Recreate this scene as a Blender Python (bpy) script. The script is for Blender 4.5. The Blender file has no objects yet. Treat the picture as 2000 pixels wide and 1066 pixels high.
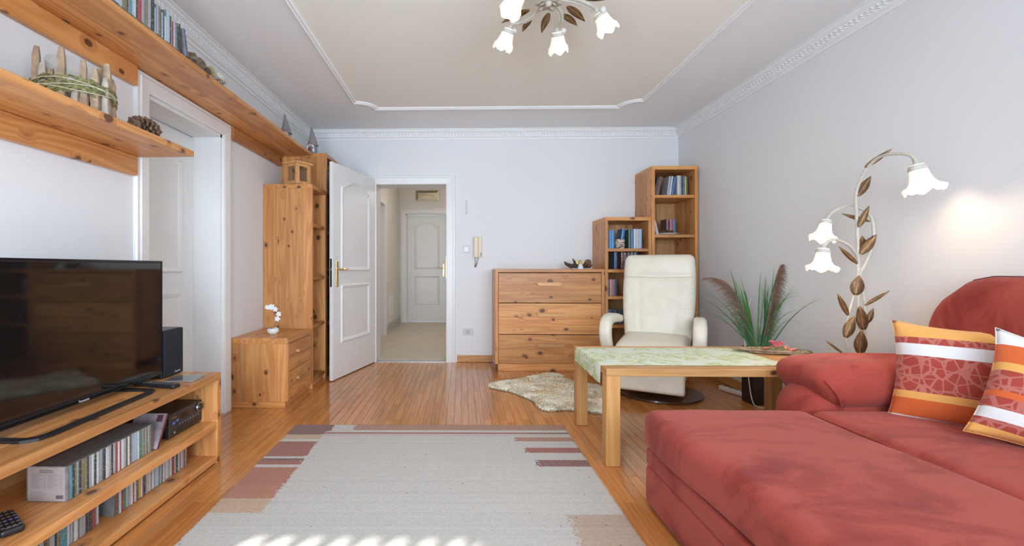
import bpy, bmesh, math, random
from mathutils import Vector, Matrix, Euler
from mathutils import noise as mnoise

rnd = random.Random(11)
SC = bpy.context.scene
COL = SC.collection
PI = math.pi
R = math.radians

# ------------------------------------------------------------------ camera
cam_d = bpy.data.cameras.new('camera')
cam_d.sensor_fit = 'HORIZONTAL'; cam_d.sensor_width = 36.0
cam_d.lens = 889.0 / 2000.0 * 36.0
cam_d.shift_x = 0.0585; cam_d.shift_y = -0.0055
cam_d.clip_start = 0.02
cam = bpy.data.objects.new('camera', cam_d); COL.objects.link(cam)
cam.location = (0, 0, 1.05); cam.rotation_euler = (R(90), 0, R(1.3))
SC.camera = cam

# ------------------------------------------------------------------ view
vs = SC.view_settings
vs.view_transform = 'Standard'; vs.look = 'None'; vs.gamma = 1.0; vs.use_curve_mapping = False
vs.exposure = 0.0
try:
    SC.cycles.use_denoising = True
    SC.cycles.denoiser = 'OPENIMAGEDENOISE'
    SC.cycles.max_bounces = 8; SC.cycles.diffuse_bounces = 4; SC.cycles.use_adaptive_sampling = True; SC.cycles.adaptive_threshold = 0.03
    SC.cycles.sample_clamp_indirect = 6.0
    SC.cycles.caustics_reflective = False; SC.cycles.caustics_refractive = False
except Exception: pass

# ------------------------------------------------------------------ world: pale daylight sky
W = bpy.data.worlds.new('world'); SC.world = W; W.use_nodes = True
bgn = W.node_tree.nodes['Background']
bgn.inputs[0].default_value = (0.62, 0.78, 1.0, 1); bgn.inputs[1].default_value = 2.2

def light(name, kind, loc, rot, energy, color, **kw):
    d = bpy.data.lights.new(name, kind); d.energy = energy; d.color = color
    for k, v in kw.items(): setattr(d, k, v)
    o = bpy.data.objects.new(name, d); COL.objects.link(o)
    o.location = loc; o.rotation_euler = rot
    return o
# sun through the balcony door behind the camera
sd = Vector((0.15, 0.92, -0.88)).normalized()
light('sun', 'SUN', (0, -4, 4), sd.to_track_quat('-Z', 'Y').to_euler(), 10.0, (1.0, 0.96, 0.90), angle=R(0.8))
# daylight entering through the two glazed openings of the rear wall
light('daylight_door', 'AREA', (-0.75, -0.40, 1.12), (R(90), 0, 0), 38, (0.74, 0.87, 1.0), shape='RECTANGLE', size=0.95, size_y=1.95, spread=R(112))
light('daylight_window', 'AREA', (1.10, -0.40, 1.50), (R(90), 0, 0), 50, (0.72, 0.86, 1.0), shape='RECTANGLE', size=1.9, size_y=1.25, spread=R(135))

# ================================================================== helpers
def link(o): COL.objects.link(o); return o
def newbm(): return bmesh.new()
def box(bm, x0, x1, y0, y1, z0, z1, bev=0.0, seg=1):
    r = bmesh.ops.create_cube(bm, size=1.0)
    vs_ = r['verts']
    for v in vs_:
        v.co = Vector(((x0+x1)/2 + v.co.x*(x1-x0), (y0+y1)/2 + v.co.y*(y1-y0), (z0+z1)/2 + v.co.z*(z1-z0)))
    if bev > 0:
        es = list({e for v in vs_ for e in v.link_edges})
        bmesh.ops.bevel(bm, geom=es, offset=bev, segments=seg, affect='EDGES', profile=0.5)
    return bm
def B(x0, x1, y0, y1, z0, z1, bev=0.0, seg=1): return box(newbm(), x0, x1, y0, y1, z0, z1, bev, seg)
def tube(bm, pts, rad, n=8, cap=True):
    pts = [Vector(p) for p in pts]; m = len(pts)
    if not hasattr(rad, '__len__'): rad = [rad]*m
    t0 = (pts[1]-pts[0]).normalized()
    up = Vector((0, 0, 1)) if abs(t0.z) < 0.9 else Vector((1, 0, 0))
    nrm = t0.cross(up).normalized()
    rings = []
    for i, p in enumerate(pts):
        t = (pts[min(i+1, m-1)] - pts[max(i-1, 0)]).normalized()
        nrm = (nrm - t*nrm.dot(t)).normalized(); b = t.cross(nrm)
        rings.append([bm.verts.new(p + (nrm*math.cos(2*PI*k/n) + b*math.sin(2*PI*k/n))*rad[i]) for k in range(n)])
    for i in range(m-1):
        for k in range(n):
            bm.faces.new((rings[i][k], rings[i][(k+1) % n], rings[i+1][(k+1) % n], rings[i+1][k]))
    if cap:
        bm.faces.new(list(reversed(rings[0]))); bm.faces.new(rings[-1])
    return bm
def lathe(bm, prof, n=24, c=(0, 0, 0), M=None, ripple=None):
    rings = []
    for j, (r, z) in enumerate(prof):
        ring = []
        for k in range(n):
            a = 2*PI*k/n; rr, zz = r, z
            if ripple: rr, zz = ripple(j, a, r, z)
            v = Vector((rr*math.cos(a), rr*math.sin(a), zz))
            if M is not None: v = M @ v
            ring.append(bm.verts.new(v + Vector(c)))
        rings.append(ring)
    for j in range(len(prof)-1):
        for k in range(n):
            bm.faces.new((rings[j][k], rings[j][(k+1) % n], rings[j+1][(k+1) % n], rings[j+1][k]))
    if prof[0][0] > 1e-5 and not ripple: bm.faces.new(list(reversed(rings[0])))
    if prof[-1][0] > 1e-5 and not ripple: bm.faces.new(rings[-1])
    bmesh.ops.remove_doubles(bm, verts=bm.verts, dist=1e-6)
    return bm
def prism(bm, poly, h, axis=2, base=0.0):
    """poly: 2D points; extruded along axis from base to base+h"""
    def P(a, b, c):
        return (a, b, c) if axis == 2 else ((a, c, b) if axis == 1 else (c, a, b))
    lo = [bm.verts.new(P(a, b, base)) for a, b in poly]; hi = [bm.verts.new(P(a, b, base+h)) for a, b in poly]
    n = len(poly)
    bm.faces.new(lo); bm.faces.new(list(reversed(hi)))
    for i in range(n): bm.faces.new((lo[i], hi[i], hi[(i+1) % n], lo[(i+1) % n]))
    bmesh.ops.recalc_face_normals(bm, faces=bm.faces)
    return bm
def sweep(bm, pts, normal, prof, closed=True):
    """prof: (u,v) u = in-plane offset to the side of the path, v = along normal"""
    pts = [Vector(p) for p in pts]; nz = Vector(normal).normalized(); m = len(pts); rings = []
    for i, p in enumerate(pts):
        a = (p - pts[i-1]).normalized() if (closed or i > 0) else None
        b = (pts[(i+1) % m] - p).normalized() if (closed or i < m-1) else None
        if a is None: a = b
        if b is None: b = a
        t = (a+b).normalized(); s = nz.cross(t).normalized()
        c = max(0.35, s.dot(nz.cross(a).normalized()))
        rings.append([bm.verts.new(p + s*(u/c) + nz*v) for u, v in prof])
    k = len(prof)
    for i in range(m if closed else m-1):
        q = (i+1) % m
        for j in range(k):
            bm.faces.new((rings[i][j], rings[q][j], rings[q][(j+1) % k], rings[i][(j+1) % k]))
    if not closed:
        bm.faces.new(rings[0]); bm.faces.new(list(reversed(rings[-1])))
    bmesh.ops.recalc_face_normals(bm, faces=bm.faces)
    return bm
def pad(sx, sy, sz, r, n=10, deform=None):
    """rounded box centred on the origin, gridded so that it can be deformed"""
    bm = newbm(); seen = {}
    h = Vector((sx/2, sy/2, sz/2)); r = min(r, h.x*0.999, h.y*0.999, h.z*0.999)
    inn = h - Vector((r, r, r))
    def grid(L):  # parameter samples with extra density near the edges
        ang = [math.tan(-PI/4 + PI/2*i/6*0.5) for i in range(7)]
        core = [i/n for i in range(n+1)]
        e = [0.0, 0.25, 0.5, 0.75]
        out = [(-1, x) for x in e] + [(0, c) for c in core] + [(1, x) for x in (0.25, 0.5, 0.75, 1.0)]
        return out
    G = grid(0)
    def coord(g, hi, ini):
        k, x = g
        if k == -1: return -hi + (hi-ini)*x
        if k == 0: return -ini + 2*ini*x
        return ini + (hi-ini)*x
    def vert(p):
        q = Vector((max(-inn.x, min(inn.x, p.x)), max(-inn.y, min(inn.y, p.y)), max(-inn.z, min(inn.z, p.z))))
        d = p - q
        if d.length > 1e-9: p = q + d.normalized()*r
        key = (round(p.x, 6), round(p.y, 6), round(p.z, 6))
        if key not in seen:
            pp = deform(p.copy()) if deform else p
            seen[key] = bm.verts.new(pp)
        return seen[key]
    for ax in range(3):
        u, w = (ax+1) % 3, (ax+2) % 3
        for s in (-1, 1):
            N = len(G); g = [[None]*N for _ in range(N)]
            for i in range(N):
                for j in range(N):
                    p = Vector((0, 0, 0)); p[ax] = s*h[ax]
                    p[u] = coord(G[i], h[u], inn[u]); p[w] = coord(G[j], h[w], inn[w])
                    g[i][j] = vert(p)
            for i in range(N-1):
                for j in range(N-1):
                    f = [g[i][j], g[i+1][j], g[i+1][j+1], g[i][j+1]]
                    if s < 0: f.reverse()
                    ff = []
                    for v in f:
                        if v not in ff: ff.append(v)
                    if len(ff) >= 3:
                        try: bm.faces.new(ff)
                        except ValueError: pass
    return bm
def xform(bm, M): bmesh.ops.transform(bm, matrix=M, verts=bm.verts); return bm
def mesh_from(bm, name, mat, smooth=False):
    me = bpy.data.meshes.new(name); bm.to_mesh(me); bm.free()
    if mat is not None:
        for m in (mat if isinstance(mat, (list, tuple)) else [mat]): me.materials.append(m)
    if smooth:
        for p in me.polygons: p.use_smooth = True
        if smooth != 'all':
            try: me.set_sharp_from_angle(angle=R(40))
            except Exception: pass
    return me
def obj(name, bm, mat, parent=None, smooth=False, world=True, color=None, label=None):
    """a mesh object; when it has a parent and world is set, the mesh is given in world space"""
    if parent is not None and world:
        bmesh.ops.transform(bm, matrix=WM(parent).inverted(), verts=bm.verts)
    o = link(bpy.data.objects.new(name, mesh_from(bm, name, mat, smooth)))
    if parent is not None: o.parent = parent
    if color: o.color = (*color, 1)
    if label: o['label'] = label
    return o
def WM(o):
    M = Matrix.LocRotScale(o.location, o.rotation_euler, o.scale)
    return WM(o.parent) @ M if o.parent else M
def tag(o, label, cat, group=None):
    o['label'] = label; o['category'] = cat
    if group: o['group'] = group
    return o
def thing(name, label, cat, loc=(0, 0, 0), rotz=0.0, group=None):
    o = link(bpy.data.objects.new(name, None)); o.empty_display_size = 0.05
    o.location = loc; o.rotation_euler = (0, 0, rotz)
    return tag(o, label, cat, group)
def struct(name, bm, mat, parent=None, smooth=False, kind=True, world=True):
    o = obj(name, bm, mat, parent, smooth, world)
    if parent is None and kind: o['kind'] = 'structure'
    return o
def smooth_path(P, k=5):
    P = [Vector(p) for p in P]; out = []; n = len(P)
    for i in range(n-1):
        for q in range(k):
            t = q/k; p0 = P[max(0, i-1)]; p1 = P[i]; p2 = P[i+1]; p3 = P[min(n-1, i+2)]
            out.append(.5*((2*p1) + (p2-p0)*t + (2*p0-5*p1+4*p2-p3)*t*t + (3*p1-p0-3*p2+p3)*t**3))
    out.append(P[-1]); return out
ORD = ['first', 'second', 'third', 'fourth', 'fifth', 'sixth', 'seventh', 'eighth', 'ninth', 'tenth', 'eleventh', 'twelfth', 'thirteenth', 'fourteenth', 'fifteenth', 'sixteenth', 'seventeenth', 'eighteenth', 'nineteenth', 'twentieth']
TENS = {20: 'twenty', 30: 'thirty', 40: 'forty', 50: 'fifty', 60: 'sixty', 70: 'seventy', 80: 'eighty'}
def ordinal(i):
    if i < 20: return ORD[i]
    n = i + 1; t, u = n//10*10, n % 10
    if u == 0: return TENS[t][:-1] + 'ieth'
    return TENS[t] + '-' + ORD[u-1]

# ================================================================== materials
def nodes(name):
    m = bpy.data.materials.new(name); m.use_nodes = True
    nt = m.node_tree; return m, nt, nt.nodes['Principled BSDF']
def N(nt, t, **kw):
    n = nt.nodes.new(t)
    for k, v in kw.items():
        if k.startswith('i_'):
            key = k[2:]; key = int(key) if key.isdigit() else key.replace('_', ' ')
            n.inputs[key].default_value = v
        else: setattr(n, k, v)
    return n
def mixc(nt, a, b, fac, blend='MIX'):
    n = nt.nodes.new('ShaderNodeMix'); n.data_type = 'RGBA'; n.blend_type = blend
    for sock, val in ((0, fac), (6, a), (7, b)):
        if hasattr(val, 'is_output'): nt.links.new(val, n.inputs[sock])
        elif sock == 0: n.inputs[0].default_value = val
        else: n.inputs[sock].default_value = (*val[:3], 1)
    return n.outputs[2]
def mth(nt, op, a, b=None, c=None, clamp=False):
    n = nt.nodes.new('ShaderNodeMath'); n.operation = op; n.use_clamp = clamp
    for i, v in enumerate((a, b, c)):
        if v is None: continue
        if hasattr(v, 'is_output'): nt.links.new(v, n.inputs[i])
        else: n.inputs[i].default_value = v
    return n.outputs[0]
def ramp(nt, fac, stops):
    n = nt.nodes.new('ShaderNodeValToRGB'); e = n.color_ramp.elements
    while len(e) < len(stops): e.new(0.5)
    for i, (p, c) in enumerate(stops):
        e[i].position = p; e[i].color = (*c, 1) if len(c) == 3 else c
    nt.links.new(fac, n.inputs[0]); return n.outputs[0]
def smap(nt, v, a, b, lo=0.0, hi=1.0):
    n = nt.nodes.new('ShaderNodeMapRange'); n.interpolation_type = 'SMOOTHSTEP'
    nt.links.new(v, n.inputs[0])
    for i, x in enumerate((a, b, lo, hi)): n.inputs[i+1].default_value = x
    return n.outputs[0]
def bump(nt, p, h, strength=0.2, dist=0.01):
    b = N(nt, 'ShaderNodeBump'); b.inputs['Strength'].default_value = strength; b.inputs['Distance'].default_value = dist
    nt.links.new(h, b.inputs['Height']); nt.links.new(b.outputs[0], p.inputs['Normal'])
def M_plain(name, col, rough=0.5, var=0.06, scale=25.0, metal=0.0, spec=0.5, bumpk=0.0, emit=None, estr=0.0, sheen=0.0, coat=0.0):
    m, nt, p = nodes(name)
    tc = N(nt, 'ShaderNodeTexCoord'); nz = N(nt, 'ShaderNodeTexNoise', i_Scale=scale, i_Detail=3.0)
    nt.links.new(tc.outputs['Object'], nz.inputs['Vector'])
    c0 = [max(0, c*(1-var)) for c in col]; c1 = [min(1, c*(1+var)) for c in col]
    nt.links.new(ramp(nt, nz.outputs[0], [(0.3, c0), (0.7, c1)]), p.inputs['Base Color'])
    p.inputs['Roughness'].default_value = rough; p.inputs['Metallic'].default_value = metal
    p.inputs['Specular IOR Level'].default_value = spec
    if sheen: p.inputs['Sheen Weight'].default_value = sheen
    if coat: p.inputs['Coat Weight'].default_value = coat; p.inputs['Coat Roughness'].default_value = 0.1
    if bumpk: bump(nt, p, nz.outputs[0], bumpk, 0.004)
    if emit: p.inputs['Emission Color'].default_value = (*emit, 1); p.inputs['Emission Strength'].default_value = estr
    return m
def M_color(name, rough=0.45, marks=False):
    """takes its colour from the object's own colour"""
    m, nt, p = nodes(name)
    oi = N(nt, 'ShaderNodeObjectInfo'); tc = N(nt, 'ShaderNodeTexCoord')
    nz = N(nt, 'ShaderNodeTexNoise', i_Scale=60.0, i_Detail=2.0)
    nt.links.new(tc.outputs['Object'], nz.inputs['Vector'])
    c = mixc(nt, oi.outputs['Color'], (0.5, 0.5, 0.5), mth(nt, 'MULTIPLY', nz.outputs[0], 0.10))
    if marks:
        mp = N(nt, 'ShaderNodeMapping'); mp.inputs['Scale'].default_value = (90, 90, 160)
        nt.links.new(tc.outputs['Object'], mp.inputs['Vector'])
        n2 = N(nt, 'ShaderNodeTexNoise', i_Scale=1.0, i_Detail=2.0)
        ad = N(nt, 'ShaderNodeVectorMath', operation='ADD')
        cb = N(nt, 'ShaderNodeCombineXYZ')
        r30 = mth(nt, 'MULTIPLY', oi.outputs['Random'], 91.0)
        for i in range(3): nt.links.new(r30, cb.inputs[i])
        nt.links.new(mp.outputs[0], ad.inputs[0]); nt.links.new(cb.outputs[0], ad.inputs[1]); nt.links.new(ad.outputs[0], n2.inputs['Vector'])
        hv = N(nt, 'ShaderNodeSeparateColor', mode='HSV'); nt.links.new(oi.outputs['Color'], hv.inputs[0])
        dark = mth(nt, 'GREATER_THAN', hv.outputs[2], 0.35)
        mk = mixc(nt, (0.75, 0.72, 0.65), (0.10, 0.11, 0.14), dark)
        c = mixc(nt, c, mk, mth(nt, 'MULTIPLY', smap(nt, n2.outputs[0], 0.56, 0.64), 0.28))
    nt.links.new(c, p.inputs['Base Color']); p.inputs['Roughness'].default_value = rough
    return m
def M_pine(name, axis, light=(0.67, 0.320, 0.110), dark=(0.49, 0.190, 0.052), knots=1.0, rough=0.42, tone=0.50):
    m, nt, p = nodes(name)
    tc = N(nt, 'ShaderNodeTexCoord'); oi = N(nt, 'ShaderNodeObjectInfo')
    rv = oi.outputs['Random']
    cb = N(nt, 'ShaderNodeCombineXYZ')
    for i, k in enumerate((17.3, 31.7, 23.1)): nt.links.new(mth(nt, 'MULTIPLY', rv, k), cb.inputs[i])
    ad = N(nt, 'ShaderNodeVectorMath', operation='ADD')
    nt.links.new(tc.outputs['Object'], ad.inputs[0]); nt.links.new(cb.outputs[0], ad.inputs[1])
    def scaled(across, along):
        mp = N(nt, 'ShaderNodeMapping'); s = [across]*3; s[axis] = along
        mp.inputs['Scale'].default_value = s; nt.links.new(ad.outputs[0], mp.inputs['Vector']); return mp.outputs[0]
    # knots
    vo = N(nt, 'ShaderNodeTexVoronoi', feature='F1'); vo.inputs['Scale'].default_value = 1.0
    wob = N(nt, 'ShaderNodeTexNoise', i_Scale=14.0, i_Detail=2.0); nt.links.new(ad.outputs[0], wob.inputs['Vector'])
    vm = N(nt, 'ShaderNodeVectorMath', operation='MULTIPLY_ADD'); vm.inputs[1].default_value = (0.10,)*3
    nt.links.new(wob.outputs['Color'], vm.inputs[0]); nt.links.new(scaled(10.5, 7.5), vm.inputs[2])
    nt.links.new(vm.outputs[0], vo.inputs['Vector'])
    sep = N(nt, 'ShaderNodeSeparateColor'); nt.links.new(vo.outputs['Color'], sep.inputs[0])
    gate = mth(nt, 'GREATER_THAN', sep.outputs[0], 1.0 - 0.80*knots)
    dist = mth(nt, 'DIVIDE', vo.outputs['Distance'], mth(nt, 'MULTIPLY_ADD', sep.outputs[1], 0.9, 0.55))
    kn = mth(nt, 'MULTIPLY', smap(nt, dist, 0.165, 0.115), gate)
    halo = mth(nt, 'MULTIPLY', smap(nt, dist, 0.34, 0.10), gate)
    # growth rings
    n1 = N(nt, 'ShaderNodeTexNoise', i_Scale=1.0, i_Detail=2.0, i_Roughness=0.45); nt.links.new(scaled(7.5, 0.55), n1.inputs['Vector'])
    ringv = mth(nt, 'ADD', mth(nt, 'MULTIPLY', n1.outputs[0], 9.0), mth(nt, 'MULTIPLY', halo, 1.2))
    rings = mth(nt, 'PINGPONG', ringv, 0.5)
    n2 = N(nt, 'ShaderNodeTexNoise', i_Scale=1.0, i_Detail=2.0); nt.links.new(scaled(170.0, 3.0), n2.inputs['Vector'])
    n3 = N(nt, 'ShaderNodeTexNoise', i_Scale=1.0, i_Detail=1.0); nt.links.new(scaled(3.0, 0.8), n3.inputs['Vector'])
    g = mth(nt, 'ADD', mth(nt, 'MULTIPLY', smap(nt, rings, 0.0, 0.5), 0.30), mth(nt, 'MULTIPLY', n2.outputs[0], 0.28))
    g = mth(nt, 'ADD', g, mth(nt, 'MULTIPLY', n3.outputs[0], 0.50))
    base = mixc(nt, light, dark, smap(nt, g, 0.22, 0.85))
    tn = mth(nt, 'MULTIPLY_ADD', rv, tone, 1.0 - tone*0.55)
    sc = N(nt, 'ShaderNodeVectorMath', operation='SCALE'); nt.links.new(base, sc.inputs[0]); nt.links.new(tn, sc.inputs['Scale'])
    c = mixc(nt, sc.outputs[0], (0.36, 0.13, 0.04), mth(nt, 'MULTIPLY', halo, 0.55))
    c = mixc(nt, c, (0.09, 0.032, 0.014), mth(nt, 'MULTIPLY', kn, 0.9))
    nt.links.new(c, p.inputs['Base Color'])
    p.inputs['Roughness'].default_value = rough
    p.inputs['Coat Weight'].default_value = 0.12; p.inputs['Coat Roughness'].default_value = 0.3
    bump(nt, p, n2.outputs[0], 0.06, 0.002)
    return m
PINE = [M_pine('pine_grain_x', 0), M_pine('pine_grain_y', 1), M_pine('pine_grain_z', 2)]
PALE = [M_pine('pale_pine_%s' % a, i, light=(0.66, 0.37, 0.155), dark=(0.54, 0.26, 0.09), knots=0.35) for i, a in enumerate('xyz')]
TABLEW = [M_pine('table_pine_%s' % a, i, light=(0.64, 0.345, 0.13), dark=(0.52, 0.24, 0.075), knots=0.35) for i, a in enumerate('xyz')]
PLY = M_plain('birch_back_panel', (0.62, 0.46, 0.30), 0.55, 0.08, 6)

def M_floor():
    m, nt, p = nodes('lacquered_parquet')
    tc = N(nt, 'ShaderNodeTexCoord'); oi = N(nt, 'ShaderNodeObjectInfo'); ge = N(nt, 'ShaderNodeNewGeometry')
    rv = mth(nt, 'FRACT', mth(nt, 'ADD', oi.outputs['Random'], ge.outputs['Random Per Island']))
    cb = N(nt, 'ShaderNodeCombineXYZ')
    for i, k in enumerate((37.3, 61.7, 13.1)): nt.links.new(mth(nt, 'MULTIPLY', rv, k), cb.inputs[i])
    ad = N(nt, 'ShaderNodeVectorMath', operation='ADD')
    nt.links.new(ge.outputs['Position'], ad.inputs[0]); nt.links.new(cb.outputs[0], ad.inputs[1])
    mp = N(nt, 'ShaderNodeMapping'); mp.inputs['Scale'].default_value = (55, 2.2, 30); nt.links.new(ad.outputs[0], mp.inputs['Vector'])
    nz = N(nt, 'ShaderNodeTexNoise', i_Scale=1.0, i_Detail=3.0); nt.links.new(mp.outputs[0], nz.inputs['Vector'])
    c = mixc(nt, (0.60, 0.25, 0.072), (0.46, 0.165, 0.042), smap(nt, nz.outputs[0], 0.3, 0.75))
    sc = N(nt, 'ShaderNodeVectorMath', operation='SCALE'); nt.links.new(c, sc.inputs[0])
    nt.links.new(mth(nt, 'MULTIPLY_ADD', rv, 0.26, 0.86), sc.inputs['Scale'])
    nt.links.new(sc.outputs[0], p.inputs['Base Color'])
    n2 = N(nt, 'ShaderNodeTexNoise', i_Scale=7.0, i_Detail=3.0); nt.links.new(ge.outputs['Position'], n2.inputs['Vector'])
    nt.links.new(mth(nt, 'MULTIPLY_ADD', n2.outputs[0], 0.10, 0.14), p.inputs['Roughness'])
    p.inputs['Coat Weight'].default_value = 0.35; p.inputs['Coat Roughness'].default_value = 0.10
    bump(nt, p, n2.outputs[0], 0.05, 0.004)
    return m
FLOOR = M_floor()
def M_wall(name, col, sc=260, k=0.10):
    m, nt, p = nodes(name)
    tc = N(nt, 'ShaderNodeTexCoord'); nz = N(nt, 'ShaderNodeTexNoise', i_Scale=float(sc), i_Detail=3.0)
    nt.links.new(tc.outputs['Object'], nz.inputs['Vector'])
    n2 = N(nt, 'ShaderNodeTexNoise', i_Scale=1.3, i_Detail=2.0); nt.links.new(tc.outputs['Object'], n2.inputs['Vector'])
    nt.links.new(ramp(nt, n2.outputs[0], [(0.3, [c*0.975 for c in col]), (0.7, col)]), p.inputs['Base Color'])
    p.inputs['Roughness'].default_value = 0.85; p.inputs['Specular IOR Level'].default_value = 0.2
    bump(nt, p, nz.outputs[0], k, 0.003); return m
WALL = M_wall('white_plaster', (0.80, 0.80, 0.81))
CEIL = M_wall('ceiling_white', (0.86, 0.86, 0.865))
CREAM = M_wall('ceiling_cream', (0.88, 0.86, 0.78))
HALLW = M_wall('hall_plaster', (0.77, 0.735, 0.69))
STUCCO = M_plain('stucco_trim', (0.86, 0.86, 0.86), 0.6, 0.02)
LACQ = M_plain('white_door_lacquer', (0.80, 0.795, 0.785), 0.33, 0.015, 8)
HALLF = M_plain('hall_floor_beige', (0.60, 0.53, 0.43), 0.45, 0.06, 5)
BRASS = M_plain('brass', (0.80, 0.56, 0.20), 0.22, 0.05, 30, metal=1.0)
STEEL = M_plain('brushed_steel', (0.62, 0.62, 0.64), 0.35, 0.05, 40, metal=1.0)
DARKM = M_plain('dark_metal', (0.05, 0.05, 0.055), 0.4, 0.1, 30, metal=0.6)
BLACK = M_plain('black_plastic', (0.016, 0.016, 0.018), 0.32, 0.1)
BLACKG = M_plain('black_gloss', (0.010, 0.010, 0.011), 0.06, 0.05)
CLOTHB = M_plain('speaker_cloth', (0.012, 0.015, 0.024), 0.9, 0.25, 400)
WHITEP = M_plain('white_plastic', (0.80, 0.79, 0.76), 0.35, 0.02)
IVORY = M_plain('ivory_plastic', (0.74, 0.62, 0.45), 0.38, 0.03)
COLOR = M_color('coloured_surface'); SPINE = M_color('printed_spine', 0.35, True)
PAGES = M_plain('paper_pages', (0.72, 0.68, 0.58), 0.8, 0.06, 120)
SILVER = M_plain('silver_print', (0.70, 0.70, 0.72), 0.4, 0.03)
def M_glass(name, col=(0.95, 0.97, 0.97), rough=0.02, alpha=0.25):
    m, nt, p = nodes(name)
    tr = N(nt, 'ShaderNodeBsdfTransparent'); tr.inputs[0].default_value = (*col, 1)
    gl = N(nt, 'ShaderNodeBsdfGlossy'); gl.inputs['Roughness'].default_value = rough
    fr = N(nt, 'ShaderNodeLayerWeight'); fr.inputs[0].default_value = 0.5
    nz = N(nt, 'ShaderNodeTexNoise', i_Scale=9.0)
    f = mth(nt, 'ADD', mth(nt, 'MULTIPLY', mth(nt, 'POWER', fr.outputs['Facing'], 4.0), 0.6), mth(nt, 'MULTIPLY', nz.outputs[0], alpha*0.3), clamp=True)
    mx = N(nt, 'ShaderNodeMixShader'); nt.links.new(f, mx.inputs[0]); nt.links.new(tr.outputs[0], mx.inputs[1]); nt.links.new(gl.outputs[0], mx.inputs[2])
    nt.links.new(mx.outputs[0], nt.nodes['Material Output'].inputs[0]); return m
GLASS = M_glass('clear_glass')
CDCASE = M_plain('clear_case_plastic', (0.20, 0.20, 0.20), 0.15, 0.2, 30)

# ================================================================== room shell
XL, XR, YB, YR, ZC = -1.73, 2.37, 5.05, -0.45, 2.57
TW = 0.24                                   # wall thickness
# --- floor: slab, parquet planks, hall
floor = struct('floor', B(XL-TW, XR+TW, YR-TW, YB+TW/2, -0.12, -0.012), M_plain('screed', (0.22, 0.10, 0.04), 0.8))
PW = 0.0522
def in_view(x, y):
    if y < 1.25: return False
    px = 883 + 889*(x + y*0.0227)/(y - x*0.0227); py = 522 + 889*1.05/(y - x*0.0227)
    return -10 < px < 2010 and py < 1075
def covered(x, y):
    if -1.10 < x < 0.66 and y < 2.98: return True
    if x < -1.32 and y < 2.42: return True
    if x < -1.32 and y > 3.36: return True
    if x > 0.84 and y < 2.08: return True
    if x > 1.50 and y < 2.55: return True
    if x > 0.36 and y > 4.62: return True
    return False
planks = []
ncol = int((XR-XL)/PW) + 1
for i in range(ncol):
    x0 = XL + i*PW; x1 = min(x0 + PW, XR)
    if x1 - x0 < 0.01: continue
    y = YR - rnd.uniform(0, 0.4)
    while y < YB:
        L = rnd.choice((0.40, 0.45, 0.50)); y1 = min(y+L, YB); y0 = max(y, YR)
        if y1 - y0 > 0.03: planks.append((x0, x1, y0, y1))
        y += L
def plank_score(p):
    cx, cy = (p[0]+p[1])/2, (p[2]+p[3])/2
    if not in_view(cx, cy) or covered(cx, cy): return -1
    return 1.0/cy**3 * (p[3]-p[2])
order = sorted(planks, key=plank_score, reverse=True)
singles = [p for p in order if plank_score(p) > 0][:300]
sset = set(singles); rest = [p for p in planks if p not in sset]
def plank_geo(bm, x0, x1, y0, y1):
    g = 0.0006; c = 0.0012
    lo = [bm.verts.new(q) for q in ((x0+g, y0+g, -0.014), (x1-g, y0+g, -0.014), (x1-g, y1-g, -0.014), (x0+g, y1-g, -0.014))]
    mi = [bm.verts.new((v.co.x, v.co.y, -0.0008)) for v in lo]
    hi = [bm.verts.new(q) for q in ((x0+g+c, y0+g+c, 0), (x1-g-c, y0+g+c, 0), (x1-g-c, y1-g-c, 0), (x0+g+c, y1-g-c, 0))]
    for a, b in ((lo, mi), (mi, hi)):
        for k in range(4): bm.faces.new((a[k], a[(k+1) % 4], b[(k+1) % 4], b[k]))
    bm.faces.new(hi)
pm = {}
for (x0, x1, y0, y1) in singles:
    key = (round(x1-x0, 4), round(y1-y0, 4))
    if key not in pm:
        bm = newbm(); plank_geo(bm, 0, x1-x0, 0, y1-y0); pm[key] = mesh_from(bm, 'plank', FLOOR)
    o = link(bpy.data.objects.new('plank', pm[key])); o.location = (x0, y0, 0); o.parent = floor
bm = newbm()
for p in rest: plank_geo(bm, *p)
o = obj('parquet_planks', bm, FLOOR, floor); o['kind'] = 'stuff'

# --- walls
DB0, DB1, DBZ = -0.985, -0.150, 2.00        # doorway in the back wall
bm = newbm()
box(bm, XL-TW, DB0, YB, YB+TW, 0, ZC); box(bm, DB1, XR+TW, YB, YB+TW, 0, ZC); box(bm, DB0, DB1, YB, YB+TW, DBZ, ZC)
struct('wall_back', bm, WALL)
struct('wall_right', B(XR, XR+TW, YR-TW, YB, 0, ZC), WALL)
DL0, DL1, DLZ = 2.455, 3.235, 2.00          # doorway in the left wall
bm = newbm()
box(bm, XL-TW, XL, YR-TW, DL0, 0, ZC); box(bm, XL-TW, XL, DL1, YB, 0, ZC); box(bm, XL-TW, XL, DL0, DL1, DLZ, ZC)
struct('wall_left', bm, WALL)
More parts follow.
